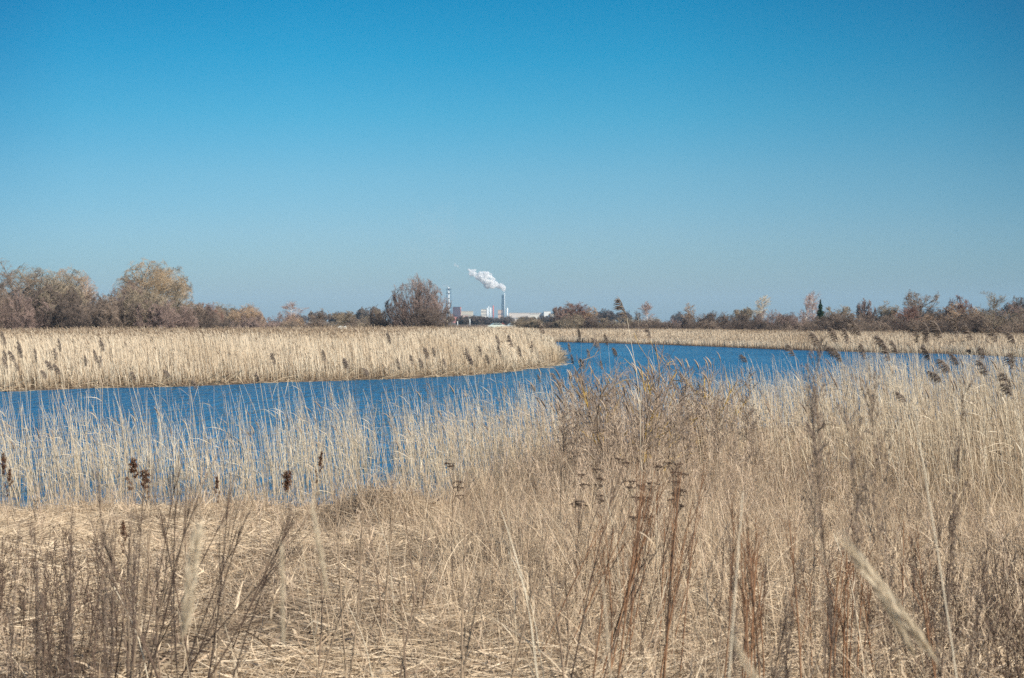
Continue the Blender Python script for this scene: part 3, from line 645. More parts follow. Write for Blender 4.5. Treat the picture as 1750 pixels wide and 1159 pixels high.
steam('steam', [bl(861.5, 497, 2.6), bl(860, 492, 5), bl(857, 488.5, 5), bl(852.5, 490, 4.2, 3), bl(847, 486, 5.5), bl(841.5, 489, 5.5, -3), bl(838, 483, 7.5), bl(833, 487, 7, 2), bl(836, 475, 6.5), bl(829, 479, 8, -2), bl(832, 469.5, 6), bl(823, 475, 7), bl(816, 473, 5.5, 2), bl(821, 468.5, 5), bl(810, 468, 5), bl(806, 464, 4), bl(803, 468, 3), bl(843, 478, 4), bl(801, 461, 2.2), bl(804, 473, 1.8), bl(812, 462, 2.5), bl(826, 466, 3), bl(839, 469, 2.5)], .7, 'puffy white steam cloud drifting left from the lattice stack', 3, 1.3)
steam('steam_wisp', [bl(778, 452.5, 3), bl(781.5, 455, 2.4), bl(785.5, 458, 2)], .18, 'small faint detached wisp of steam up left of the white cloud', 4, .8)
steam('smoke_haze', [bl(758, 480, 7), bl(745, 458, 14, 20), bl(735, 428, 24, 40), bl(752, 395, 30, 50), bl(700, 430, 26, 30), bl(760, 360, 22, 40), bl(720, 375, 24, 60)], .0012, 'faint brownish smoke smudge in the sky above and left of the banded chimney', 9, 4.0)
ds = D - 40
steam('smoke', [bl(765.5, 489.5, 2.4), bl(762, 488, 3.2), bl(757, 489, 3), bl(751, 491, 3)], .06, 'faint grey smoke trailing left from the banded chimney', 5, .9)

# ------------------------------------------------------------------ small things at the far waterline
M['oldwood'] = flat('dark_old_wood', (.055, .04, .04), .9)
d = 178; x = X(996, d); root = empty('landing_stage', (x, d, 0))
Geo().box(-.55, .35, -.5, .5, .42, .50).build('deck', M['oldwood'], root)
Geo().box(-.02, .34, -.48, .45, .12, .418).build('crate_base', M['oldwood'], root)
for sx_ in (-.48, .28):
    for sy_ in (-.42, .42): Geo().tube([(sx_, sy_, -.4), (sx_, sy_, .62)], .05, 8).build('post', M['oldwood'], root)
tag(root, 'small dark wooden landing stage at the far waterline, left of the tall reed plume', 'landing stage')
for px, py, d, W, Hh, s, lab in ((1640, 590, 119, 1.9, .75, 31, 'dark heap of dead branches on the far bank behind the right reeds'), (1668, 600, 112, 1.5, .4, 33, 'lower dark heap of dead branches at the waterline right of the bigger heap')):
    o = tree('branch_heap', 'shrub', 'dark', W, Hh, s, .014); o.location = (X(px, d), d, max(.05, gz1(X(px, d), d))); tag(o, lab, 'dead branches')

# ------------------------------------------------------------------ reeds
def reed_mass(name, x, y, h, r, lean, matk, headp=0.0, headm=None, sides=2, k=4, leaf=0, rndoff=None, g=None, z0=None, hl=.18, hr=.018):
    g = g or rng; n = len(x); z = ground(x, y) if z0 is None else z0; z = np.where(z < -.05, -.05 - 0 * z, z)
    t = np.linspace(0, 1, k)[None]; az = g.normal(size=n) * .6
    ln = lean * h * g.normal(1, .8, n)
    ln = ln + h * .42 * np.clip((cl(x, y * .5, .33, 2.1) - .72) * 4, 0, 1) * g.uniform(-.2, 1.2, n) * (y > 40)
    P = np.empty((n, k, 3)); P[..., 0] = x[:, None] - (ln[:, None]) * t ** 1.7 + (g.normal(size=n) * .07 * h)[:, None] * t
    P[..., 1] = y[:, None] + (g.normal(size=n) * .07 * h)[:, None] * t; P[..., 2] = z[:, None] + h[:, None] * t
    R = r[:, None] * np.linspace(1, .45, k)[None]
    G = Geo(); rn = g.random(n) if rndoff is None else rndoff
    G.strands(P, R, sides, rnd=rn, g=g)
    if leaf:
        idx = np.repeat(np.arange(n), leaf); m = len(idx); tt = g.uniform(.15, .9, m); f = tt * (k - 1); i0 = np.minimum(f.astype(int), k - 2); fr = (f - i0)[:, None]
        p0 = P[idx, i0] * (1 - fr) + P[idx, i0 + 1] * fr; a = g.uniform(0, 6.28, m)
        dd = nrm(np.stack([np.cos(a) * .5 - .25, np.sin(a) * .45, g.uniform(.5, 1.3, m)], -1)); L_ = g.uniform(.15, .42, m)
        PP = np.empty((m, 4, 3)); PP[:, 0] = p0
        for j in range(1, 4): dd = nrm(dd + np.array([-.08, 0, -.28]) * g.uniform(.2, 1.8, m)[:, None]); PP[:, j] = PP[:, j - 1] + dd * (L_ / 3)[:, None]
        G.strands(PP, g.uniform(.002, .0048, m)[:, None] * np.array([.7, 1, .75, .15])[None] * .95, 2, rnd=g.random(m), g=g)
    o = G.build(name, M[matk])
    if np.any(headp):
        s = np.where(g.random(n) < headp)[0]; G2 = Geo(); m = len(s)
        tip = P[s, -1]; d0 = nrm(P[s, -1] - P[s, -2]); q = 3
        PP = tip[:, None] + d0[:, None] * (np.linspace(-.3, 1, 4)[None, :, None] * hl) + np.array([-.06, 0, -.03])[None, None] * (np.linspace(0, 1, 4)[None, :, None] ** 2)
        G2.strands(PP, np.array([.25, 1, .8, .12])[None] * hr * g.uniform(.6, 1.2, m)[:, None], 3, g=g)
        return o, G2
    return o, None
def scatter(n, x0, x1, y0, y1, f, g=None):
    g = g or rng; x = g.uniform(x0, x1, n); y = g.uniform(y0, y1, n); p = f(x, y); k = g.random(n) < p; return x[k], y[k]
def cl(x, y, s, a=1.7, b=.6):
    """clumpiness 0..1"""
    return .5 + .5 * np.sin(x * s + a * np.sin(y * s * .8)) * np.sin(y * s * 1.3 + b * np.sin(x * s * 1.7))

# far left bed
g = np.random.default_rng(41)
def bedL(x, y):
    sd = sdist(x, y); wedge = (np.abs(x) < .40 * y + 6) & (x < 6)
    wedge = wedge & (y < np.interp(x / y * F + 875, [-100, 0, 350, 650, 960], [112, 114, 128, 150, 178]))
    den = np.where(sd < 4.5, 1.0, np.where(y < 100, .30, .17)) * (.7 + .3 * cl(x, y, .5))
    return np.where((sd > .05) & wedge, den, 0)
x, y = scatter(900000, -66, 6, 47, 178, bedL, g)
print('far left reeds', len(x))
sd = sdist(x, y); h = (1.48 + .16 * cl(x, y, .23) + .14 * cl(x, y, 1.1)) * np.where(sd < 3, g.uniform(.38, 1.08, len(x)), g.uniform(.78, 1.08, len(x))) * np.clip(.62 + sd * .22, .62, 1) * (1 - .30 * smooth(.80, .97, cl(x, y * .6, .8, 2.3)) * (sd < 14)); r = g.uniform(.006, .011, len(x)) * np.clip(y / 70, 1, 1.8); h = np.where(g.random(len(x)) < .03, h * 1.13, h)
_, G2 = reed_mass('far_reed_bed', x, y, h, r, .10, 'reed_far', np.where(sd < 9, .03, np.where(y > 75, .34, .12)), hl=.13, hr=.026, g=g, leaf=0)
tag(_, 'dense pale straw-coloured reed bed on the left bank across the water', 'reed bed', kind='stuff')
G2.build('seed_head', M['far_head'], _)
# collapsed reeds along the left bank edge
def edgeL(x, y):
    sd = sdist(x, y); return np.where((sd > -.12) & (sd < 2.2) & (x < 6) & (np.abs(x) < .40 * y + 6), .9, 0)
x, y = scatter(240000, -40, 5, 47, 130, edgeL, g); n = len(x); z = ground(x, y)
a = g.uniform(0, 6.28, n); dr = np.stack([np.cos(a), np.sin(a) * .4, g.uniform(0, 1.3, n)], -1); P = np.empty((n, 3, 3)); P[:, 0] = np.stack([x, y, np.maximum(z, 0.01)], -1); Ls = g.uniform(.2, .95, n)
for j in (1, 2): dr = nrm(dr + np.array([0, 0, -.25])); P[:, j] = P[:, j - 1] + dr * (Ls / 2)[:, None]
P[..., 2] = np.maximum(P[..., 2], .015)
tag(Geo().strands(P, np.ones((n, 3)) * .009, 2, g=g).build('bank_litter', M['far_litter']), 'flattened brown reed litter along the left bank edge', 'reed litter', kind='stuff')
# far right bed
def bedR(x, y):
    sd = sdist(x, y); yy = np.interp(x, [-10, 5, 18, 25, 35, 38, 60, 90], [188, 176, 150, 124, 110, 98, 90, 95])
    return np.where((sd > .05) & (sd < 26) & (y > yy) & (np.abs(x) < .42 * y + 6), np.where(sd < 5, 1, .45), 0)
x, y = scatter(600000, -8, 80, 90, 215, bedR, g); print('far right reeds', len(x))
sd = sdist(x, y); h = (.92 + .28 * cl(x, y, .17) + .12 * cl(x, y, .9)) * g.uniform(.8, 1.12, len(x)) * np.clip(.5 + sd * .16, .5, 1); r = g.uniform(.010, .017, len(x))
_, G2 = reed_mass('far_reed_bed', x, y, h, r, .06, 'reed_far', .10, hl=.16, hr=.026, g=g)
tag(_, 'strip of pale reeds on the right bank across the water below the hedge', 'reed bed', kind='stuff')
G2.build('seed_head', M['far_head'], _)

# near belt
LOWX = [-40, -1.2, .2, 1.5, 3, 4.6, 14, 40]; LOWY = [0, 0, 23.2, 21.5, 19.5, 16.2, 15.6, 20]
def beltL(x, y):
    sd = sdist(x, y); edge = np.interp(x, [-20, -7, -3.2, -1.9, -1.2, 0.5], [5.5, 5.2, 4.6, 3.4, 4.6, 6.0])
    den = np.where((sd < 1.3) & (sd > -edge), np.where(sd > .25, .35 * (1.3 - sd), 1.0), 0) * (1 - .55 * np.clip(-sd / edge, 0, 1))
    gap = 1 - .9 * np.exp(-((x / y * F + 875 - 657) / 24) ** 2)
    return den * (.25 + .75 * cl(x, y, 2.3) * 1.3).clip(0, 1) * gap * (x < 1.5)
g = np.random.default_rng(77)
x, y = scatter(11500, -17, 1.5, 19, 29, beltL, g); print('near reeds', len(x))
h = (.45 + .6 * g.random(len(x)) + .85 * g.random(len(x)) ** 2.4) * (.85 + .25 * cl(x, y, .8)); r = g.uniform(.0032, .0056, len(x))
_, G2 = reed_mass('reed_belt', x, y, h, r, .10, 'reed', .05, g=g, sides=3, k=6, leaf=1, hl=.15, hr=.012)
tag(_, 'thin pale reeds standing in the shallow water along the near shore, left and middle', 'reeds', kind='stuff')
G2.build('seed_head', M['head_pale'], _)
def beltR(x, y):
    sd = sdist(x, y); lo = np.interp(x, LOWX, LOWY); front = smooth(-2.8, 2.6, y - lo)
    back = np.where(sd < 0, 1 - .55 * np.clip(-sd / 6.5, 0, 1), 1) * (sd > -7)
    den = np.where(y < 24, .85, .27)
    return front * back * den * (x > 0.1) * (.35 + .65 * cl(x, y, 1.9) * 1.2).clip(0, 1) * (x < .40 * y + 2.5) * np.interp(x, [.1, 3, 5], [.45, .6, 1])
x, y = scatter(52000, 0.1, 24, 15, 46, beltR, g); print('near right reeds', len(x))
h = np.interp(y, [16, 20, 26, 34, 44], [1.0, 1.1, 1.15, 1.25, 1.35]) * (.62 + .4 * g.random(len(x)) + .35 * g.random(len(x)) ** 4) * (.9 + .16 * cl(x, y, .7)) * np.interp(x / y * F + 875, [1150, 1400, 1480], [1.0, 1.12, 1.42]); r = g.uniform(.0032, .0058, len(x))
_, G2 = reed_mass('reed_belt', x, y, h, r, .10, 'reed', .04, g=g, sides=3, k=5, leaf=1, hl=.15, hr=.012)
tag(_, 'dense tall straw reeds filling the near shore on the right', 'reeds', kind='stuff')
G2.build('seed_head', M['head_pale'], _)

# single reed stalks: prototypes with stem, leaf, plume (tip at about height 2, leaning to -x)
def reed_proto(seed, plume=True, drop=1.0):
    g = np.random.default_rng(seed); root = empty('reed_stalk'); k = 10; t = np.linspace(0, 1, k)
    P = np.stack([-.22 * t ** 2 * g.uniform(.6, 1.3) + .012 * np.sin(t * 9 + seed), .03 * np.sin(t * 4 + seed), 2 * t], -1)
    parts = [Geo().strands(P[None], (np.linspace(.0048, .0022, k))[None], 5, g=g).build('stem', M['reed'], root)]
    G = Geo(); n = 3
    for q in range(n):
        tt = g.uniform(.2, .8); i0 = int(tt * (k - 1)); a = g.uniform(0, 6.28); dd = nrm(np.array([math.cos(a) * .5 - .2, math.sin(a) * .4, 1.])); pp = [P[i0]]
        for j in range(5): dd = nrm(dd + np.array([-.08, 0, -.2]) * g.uniform(.1, 1.0)); pp.append(pp[-1] + dd * .055)
        G.strands(np.array(pp)[None], np.array([[.003, .0048, .0045, .0035, .002, .0005]]), 2, g=g)
    parts.append(G.build('leaf', M['reed'], root))
    if plume:
        G = Geo(); ax = nrm(P[-1] - P[-2]); L_ = .21; base = P[-1]; n = 110
        tt = np.sort(g.random(n)); curve = lambda u: base + ax * (L_ * u)[:, None] + np.array([-.10, 0, -.05]) * (u ** 2)[:, None] * drop
        p0 = curve(tt); a = g.uniform(0, 6.28, n); side = np.stack([np.cos(a) * .5 - .55, np.sin(a) * .5, .35 + a * 0], -1)
        dd = nrm(side); PP = np.empty((n, 4, 3)); PP[:, 0] = p0; ln = (.045 + .075 * np.sin(np.pi * np.clip(tt * .9 + .12, 0, 1))) * g.uniform(.6, 1.15, n)
        for j in range(1, 4): dd = nrm(dd + np.array([-.22, 0, -.42]) * drop); PP[:, j] = PP[:, j - 1] + dd * (ln / 3)[:, None]
        G.strands(PP, np.array([[.0012, .0024, .0026, .0008]]) * g.uniform(.7, 1.2, n)[:, None], 3, g=g)
        ca = curve(np.linspace(0, 1, 6)); G.strands(ca[None], np.linspace(.002, .001, 6)[None], 4, g=g)
        parts.append(G.build('plume', M['plume'], root))
    return reg(root, *parts)
RP = [reed_proto(s, True, dp) for s, dp in ((1, 1.), (2, .6), (3, 1.4), (4, 1.0), (5, .8))]
RN = [reed_proto(s, False) for s in (11, 12, 13, 14)]
gr = np.random.default_rng(12)
ORD = 'first second third fourth fifth sixth seventh eighth ninth tenth eleventh twelfth thirteenth fourteenth fifteenth sixteenth seventeenth eighteenth nineteenth twentieth twenty-first twenty-second twenty-third twenty-fourth twenty-fifth twenty-sixth twenty-seventh twenty-eighth twenty-ninth thirtieth thirty-first thirty-second thirty-third thirty-fourth'.split()
def reed_at(px, py, d, label, group=None, proto=None, s=None, rz=None):
    p = proto or RP[int(gr.integers(0, len(RP)))]
    top = H(py, d); xr = X(px, d) + .2; z = gz1(xr, d); z = max(z, -.05)
    hs = (top - z) / 2.1; w_ = hs if s is None else s
    xr = X(px, d) + .24 * w_
    place(p, USED, (xr, d, z), (0, 0, gr.uniform(-.7, .7) if rz is None else rz), (w_, w_, hs), label=label, cat='reed', group=group)
LBL = {'L': ('leaning grey-brown plumed reed from the left in the left-edge cluster', 'plumed reeds at the left edge'),
       'M': ('scattered small plumed reed from the left before the left reed bed middle', 'scattered plumed reeds before the left reed bed'),
       'N': ('plumed reed from the left before the right end of the left bed', 'plumed reeds before the end of the left reed bed'),
       'B': ('fawn plumed reed from the left between the left bed tip and the hawthorn', 'plumed reeds left of the hawthorn bush'),
       'R': ('drooping plumed reed from the left among the big ones on the right', 'large plumed reeds on the right')}
PL = [(10, 605, 21, 'L'), (16, 618, 21, 'L'), (36, 590, 21, 'L'), (40, 600, 22, 'L'), (22, 606, 22, 'L'), (56, 605, 22, 'L'), (80, 604, 22, 'L'), (90, 622, 22, 'L'), (98, 588, 21, 'L'), (103, 628, 21, 'L'), (140, 615, 22, 'L'), (156, 618, 22, 'L'), (168, 606, 21, 'L'), (28, 622, 22, 'L'), (5, 575, 20, 'L'), (72, 636, 21, 'L'),
      (176, 588, 22, 'M'), (226, 640, 22, 'M'), (285, 635, 23, 'M'), (340, 655, 22, 'M'), (440, 645, 22, 'M'), (460, 612, 22, 'M'), (556, 606, 22, 'M'), (582, 620, 23, 'M'), (597, 620, 23, 'M'), (666, 575, 23, 'M'), (625, 632, 23, 'M'), (675, 622, 23, 'M'),
      (702, 615, 24, 'N'), (720, 620, 24, 'N'), (733, 602, 23, 'N'), (741, 600, 23, 'N'), (764, 618, 24, 'N'), (790, 604, 24, 'N'), (803, 615, 24, 'N'), (811, 612, 23, 'N'), (819, 598, 23, 'N'), (831, 612, 23, 'N'), (850, 578, 22, 'N'), (854, 598, 22, 'N'), (872, 582, 23, 'N'), (887, 598, 22, 'N'), (902, 592, 23, 'N'),
      (934, 556, 20, 'N'), (985, 566, 20, 'B'), (968, 590, 22, 'B'), (1018, 582, 21, 'B'), (1036, 578, 21, 'B'), (1048, 598, 21, 'B'), (1003, 600, 22, 'B'), (1108, 565, 20, 'B'), (975, 612, 22, 'B'), (1000, 620, 22, 'B'), (1026, 622, 22, 'B'), (945, 640, 23, 'B'), (925, 645, 23, 'B'), (958, 655, 23, 'B'), (905, 660, 23, 'B'),
      (1270, 612, 24, 'R'), (1352, 598, 20, 'R'), (1404, 578, 18, 'R'), (1432, 570, 17, 'R'), (1448, 572, 17, 'R'), (1455, 557, 19, 'R'), (1470, 560, 19, 'R'), (1478, 598, 15, 'R'), (1512, 582, 17, 'R'), (1514, 602, 15, 'R'), (1545, 572, 18, 'R'), (1560, 570, 18, 'R'), (1582, 562, 17, 'R'), (1588, 600, 14, 'R'), (1604, 560, 15, 'R'), (1612, 622, 15, 'R'), (1628, 556, 14, 'R'), (1596, 640, 15, 'R'), (1655, 568, 18, 'R'), (1690, 572, 19, 'R'), (1676, 628, 14, 'R'), (1705, 614, 14, 'R'), (1735, 574, 18, 'R'), (1712, 648, 14, 'R'), (1722, 665, 14, 'R'), (1556, 676, 15, 'R'), (1740, 646, 14, 'R'), (1437, 606, 17, 'R'), (1420, 596, 17, 'R'), (1530, 592, 18, 'R'), (1660, 600, 17, 'R'), (1640, 612, 17, 'R')]
cnt = {}
for px, py, d, k in sorted(PL):
    cnt[k] = cnt.get(k, -1) + 1
    reed_at(px, py, d, ORD[cnt[k]] + ' ' + LBL[k][0], LBL[k][1], s=gr.uniform(.6, 1.05) if k == 'R' else gr.uniform(.42, .75), rz=gr.uniform(-1.2, 1.2))
reed_at(1061, 526, 15, 'tallest reed with a narrow fawn plume rising above the horizon left of the lone birch', s=1.0, proto=RP[1], rz=.2)
# bare-tipped stalks standing out against the water
for q in range(112):
    px = gr.uniform(-20, 1010); d = gr.uniform(21, 25.5); py = gr.uniform(640, 712) if px < 600 else gr.uniform(630, 700)
    if 600 < px < 700: py += 15
    if sdist(np.array([X(px, d)]), np.array([d]))[0] > .6: d = 25.5
    reed_at(px, py, d, 'thin pale reed stem without a plume standing against the blue water on the left half', 'bare reed stems against the water, left half', RN[q % 4], s=gr.uniform(.6, 1.1))
for q in range(34):
    px = gr.uniform(1180, 1760); d = gr.uniform(22, 34); py = gr.uniform(610, 680)
    reed_at(px, py, d, 'thin pale reed stem without a plume standing against the blue water on the right half', 'bare reed stems against the water, right half', RN[q % 4], s=gr.uniform(.6, 1.1))

# ------------------------------------------------------------------ thatch, grass, weeds of the near bank
g = np.random.default_rng(5)
def wedge(x, y, m=1.2): return (np.abs(x) < .37 * y + m)
def thatch_f(x, y):
    sd = sdist(x, y); return np.where((sd > -.15) & wedge(x, y), np.clip((14 / np.maximum(y, 4)) ** 1.0, .35, 1), 0)
x, y = scatter(800000, -11, 13, 5.2, 26, thatch_f, g); n = len(x); print('thatch', n)
z = ground(x, y) + g.random(n) ** 1.6 * .10
a = g.normal(0, .55, n) + (g.random(n) < .5) * math.pi + .5 * np.sin(x * .9) + .4 * np.sin(y * 1.1 + x * .5)
dr = np.stack([np.cos(a), np.sin(a), g.normal(.04, .14, n)], -1); Ls = g.uniform(.05, .34, n); P = np.empty((n, 3, 3)); P[:, 0] = np.stack([x, y, z], -1)
for j in (1, 2): dr = nrm(dr + g.normal(size=(n, 3)) * [.16, .16, .10]); P[:, j] = P[:, j - 1] + dr * (Ls / 2)[:, None]
P[..., 2] = np.maximum(P[..., 2], ground(P[..., 0], P[..., 1]) + .004)
tag(Geo().strands(P, g.uniform(.0009, .0026, n)[:, None] * np.array([[1, 1, .5]]), 2, g=g).build('thatch', M['thatch']), 'flattened dry straw and grass thatch covering the near bank', 'dry grass', kind='stuff')

x, y = scatter(26000, -9, 11, 5.2, 24, thatch_f, g); n = len(x); a = g.uniform(0, 6.28, n); z = ground(x, y) + .03 + g.random(n) * .07
dr = np.stack([np.cos(a), np.sin(a), g.normal(.1, .25, n)], -1); P = np.empty((n, 4, 3)); P[:, 0] = np.stack([x, y, z], -1); Ls = g.uniform(.06, .28, n)
for j in (1, 2, 3): dr = nrm(dr + g.normal(size=(n, 3)) * .3); P[:, j] = P[:, j - 1] + dr * (Ls / 3)[:, None]
P[..., 2] = np.maximum(P[..., 2], ground(P[..., 0], P[..., 1]) + .01)
tag(Geo().strands(P, g.uniform(.003, .008, n)[:, None] * np.array([[.6, 1, .9, .2]]), 2, g=g).build('dead_leaves', M['grass']), 'broad curled dead leaves lying in the thatch', 'dead leaves', kind='stuff')
def brownf(x, y):
    px = x / y * F + 875; return np.interp(px, [930, 975, 1110, 1180, 1300], [0, 1, 1, .5, 0]) * (.4 + .6 * cl(x, y, 3))
x, y = scatter(1500, .2, 5.5, 18.5, 23, brownf, g); h = 1.15 + .75 * g.random(len(x)); print('brown reeds', len(x))
_, G2 = reed_mass('brown_reeds', x, y, h * .92, g.uniform(.0028, .0045, len(x)), .10, 'wisp', .32, g=g, sides=3, k=5, leaf=2, hl=.16, hr=.014)
tag(_, 'slender brownish reeds with small heads standing round the hawthorn before the water', 'reeds', kind='stuff'); G2.build('seed_head', M['head_pale'], _)
# upright dry grass in tufts
def tufts(nt_, f, per, hr_, spread, lean, rr, matk, name, label, x0=-11, x1=13, y0=5.2, y1=26, seed=1, k=5, curl=.22):
    g = np.random.default_rng(seed); x, y = scatter(nt_, x0, x1, y0, y1, f, g); n = len(x); print(name, n)
    idx = np.repeat(np.arange(n), per); m = len(idx); s = g.uniform(.5, 1.0, n)[idx]
    px_ = x[idx] + g.normal(size=m) * spread * .35; py_ = y[idx] + g.normal(size=m) * spread * .35; z = ground(px_, py_) - .01
    tl = g.normal(size=(n, 2))[idx] * .15; a = g.uniform(0, 6.28, m)
    dr = nrm(np.stack([np.cos(a) * .32 * spread * 4 + tl[:, 0] - lean, np.sin(a) * .32 * spread * 4 + tl[:, 1], np.ones(m)], -1)); h = g.uniform(hr_[0], hr_[1], m) * s
    P = np.empty((m, k, 3)); P[:, 0] = np.stack([px_, py_, z], -1); bend = nrm(np.stack([np.cos(a), np.sin(a), -.5 + a * 0], -1)) * (g.uniform(0, curl * 2, m)[:, None])
    for j in range(1, k): dr = nrm(dr + bend * (j / k) + g.normal(size=(m, 3)) * .05); P[:, j] = P[:, j - 1] + dr * (h / (k - 1))[:, None]
    o = Geo().strands(P, g.uniform(rr[0], rr[1], m)[:, None] * np.linspace(1, .35, k)[None], 2, g=g).build(name, M[matk]); tag(o, label, 'dry grass', kind='stuff'); return o
def left_sparse(x, y):
    sd = sdist(x, y); px = x / y * F + 875
    base = np.interp(px, [0, 300, 420, 700, 860, 1000, 1300, 1750], [.10, .10, .28, .30, .75, 1, .9, .8]) + .75 * (sd < 1.1)
    return np.where((sd > -.1) & wedge(x, y), base * (.35 + .65 * cl(x, y, 1.4)), 0)
tufts(15000, left_sparse, 14, (.15, .62), .16, .05, (.0012, .0026), 'grass', 'dry_grass', 'dry tan grass tufts standing over the thatch of the near bank', seed=2)
# curved longer straws (mostly centre and right)
def longf(x, y):
    sd = sdist(x, y); px = x / y * F + 875
    base = np.interp(px, [0, 350, 600, 760, 900, 1200, 1750], [.04, .08, .25, .4, .8, .75, .5])
    return np.where((sd > -.1) & wedge(x, y), base * (.3 + .7 * cl(x, y, .9)), 0)
tufts(6500, longf, 9, (.45, 1.05), .2, .05, (.0013, .0028), 'grass', 'long_grass', 'long bent straws arching over the near bank, mostly centre and right', seed=3, k=7, curl=.3)

def shoref(x, y):
    sd = sdist(x, y); return np.where((sd > -.3) & (sd < 3.2) & (x < 1.5) & wedge(x, y), (.25 + .75 * cl(x, y, 2.1)) * (1 - sd / 3.6), 0) * (1 - .95 * np.exp(-((x / y * F + 875 - 657) / 24) ** 2))
tufts(5200, shoref, 7, (.25, .8), .14, .07, (.0014, .003), 'grass', 'shore_grass', 'thin upright dry grass between the thatch and the water on the left', y0=16.5, seed=31, curl=.10)
def upf(x, y):
    px = x / y * F + 875; base = np.interp(px, [520, 700, 880, 1000, 1750], [0, .25, .8, 1, 1]) * smooth(7.0, 10, y)
    return np.where(sdist(x, y) > -.1, base * (.25 + .75 * cl(x, y, 1.25)), 0) * wedge(x, y)
tufts(6500, upf, 8, (.45, 1.05), .16, .07, (.0013, .0028), 'grass', 'upright_grass', 'dense upright straw stems filling the centre and right of the near bank', y0=7, y1=24, seed=32, k=6, curl=.09)
# wispy weed mass around the hawthorn bush (fine branched dry stems)
def wisp_mass(n0, f, hr_, matk, name, label, seed, x0, x1, y0, y1, rad=.0016, side=14):
    g = np.random.default_rng(seed); x, y = scatter(n0, x0, x1, y0, y1, f, g); n = len(x); print(name, n); k = 6
    h = g.uniform(*hr_, n); dr = nrm(np.stack([g.normal(-.04, .12, n), g.normal(0, .12, n), np.ones(n)], -1)); P = np.empty((n, k, 3)); P[:, 0] = np.stack([x, y, ground(x, y) - .02], -1)
    for j in range(1, k): dr = nrm(dr + g.normal(size=(n, 3)) * .05); P[:, j] = P[:, j - 1] + dr * (h / (k - 1))[:, None]
    R = rad * 1.5 * np.linspace(1, .6, k)[None] * np.ones((n, 1)); G = Geo(); G.strands(P, R, 3, g=g)
    P1, R1 = grow(g, P, R, side, .3, 1, .24, 32, .12, .12, 4, .7); G.strands(P1, np.maximum(R1, rad * .8), 2, g=g)
    P2, R2 = grow(g, P1, R1, 4, .2, 1, .4, 45, .05, .2, 3, .8); G.strands(P2, np.ones(R2.shape) * rad * .9, 2, g=g)
    o = G.build(name, M[matk]); tag(o, label, 'dry weeds', kind='stuff'); return o
def wz(x, y):
    px = x / y * F + 875; sd = sdist(x, y)
    base = np.interp(px, [700, 800, 940, 1000, 1280, 1400, 1550], [0, .12, .4, .8, .7, .5, .1]); return np.where((sd > 0) & (y > 10.5), base * (.35 + .65 * cl(x, y, 1.6)), 0)
wisp_mass(1700, wz, (.45, 1.35), 'wisp', 'weed_thicket', 'thicket of fine grey-tan dry weeds around the foot of the hawthorn bush', 8, -2, 8, 10, 23)
def wz2(x, y):
    px = x / y * F + 875; base = np.interp(px, [0, 250, 420, 560, 700, 1100, 1400, 1750], [.5, .3, .9, .8, .3, .5, .8, .9]); return np.where(wedge(x, y), base * (.2 + .8 * cl(x, y, 1.1)), 0)
wisp_mass(520, wz2, (.35, .8), 'wisp', 'low_weeds', 'scattered low brown branched weeds in the near foreground', 9, -6, 6, 5.5, 15, side=9)
def wz3(x, y):
    px = x / y * F + 875; return np.where((y < 9.5), np.interp(px, [-60, 150, 330, 1350, 1500, 1800], [1, .8, 0, 0, .5, 1]), 0)
wisp_mass(1600, wz3, (.2, .6), 'weed_dark', 'vignette_weeds', 'dark brown weed tangle, thickened as a vignette in the bottom corners of the view', 10, -4.5, 4.5, 5.6, 9.5, side=10)  # dark weeds, with density added to imitate vignette darkening in the corners
# brown tangle on the mound
def wz4(x, y): return np.exp(-(((x + 1.5) / .7) ** 2 + ((y - 17.1) / 1.1) ** 2))
wisp_mass(1500, wz4, (.12, .36), 'weed_tan', 'mound_tangle', 'tangled brown mound of dead grass below the gap in the reeds', 14, -3.6, .6, 14, 19.5, side=12)

# hawthorn bush with lichen
def big_bush(px, top, wpx, d, seed, label, keep=(.85, .55, .15)):
    x = X(px, d); z = gz1(x, d); S, g = skeleton(seed, wpx * d / F, H(top, d) - z, 'shrub'); root = empty('hawthorn_bush', (x, d, z - .03))
    ix = np.arange(len(S[3][0])); k1 = g.random(len(S[1][0])) < keep[0]; k2 = (g.random(len(S[2][0])) < keep[1]) & np.repeat(k1, 8); k3 = (g.random(len(ix)) < keep[2] / keep[1]) & np.repeat(k2, 12)
    S[1] = (S[1][0][k1], 0); S[2] = (S[2][0][k2], 0); S[3] = (S[3][0][k3], 0)
    a = Geo().strands(S[0][0], np.linspace(.016, .006, S[0][0].shape[1])[None] * np.ones((len(S[0][0]), 1)), 6, g=g).build('trunk', M['bark_lichen'], root)
    b = Geo().strands(S[1][0], np.linspace(.0055, .003, 5)[None] * np.ones((len(S[1][0]), 1)), 5, g=g).build('branch', M['bark_lichen'], root)
    G = Geo().strands(S[2][0], np.linspace(.0028, .0016, 4)[None] * np.ones((len(S[2][0]), 1)), 3, g=g)
    p = S[3][0]; G.strands(p, np.ones(p.shape[:2]) * .0013, 3, g=g); c = G.build('twig', M['twig_near'], b)
    tag(root, label, 'bush'); reg(root, a, b)
big_bush(1095, 556, 290, 19.5, 311, 'bare hawthorn bush with yellow lichen on its branches, before the blue water')
big_bush(1205, 610, 190, 22, 315, 'smaller bare dark-branched bush just right of the lichen-covered hawthorn', (.55, .3, .08))

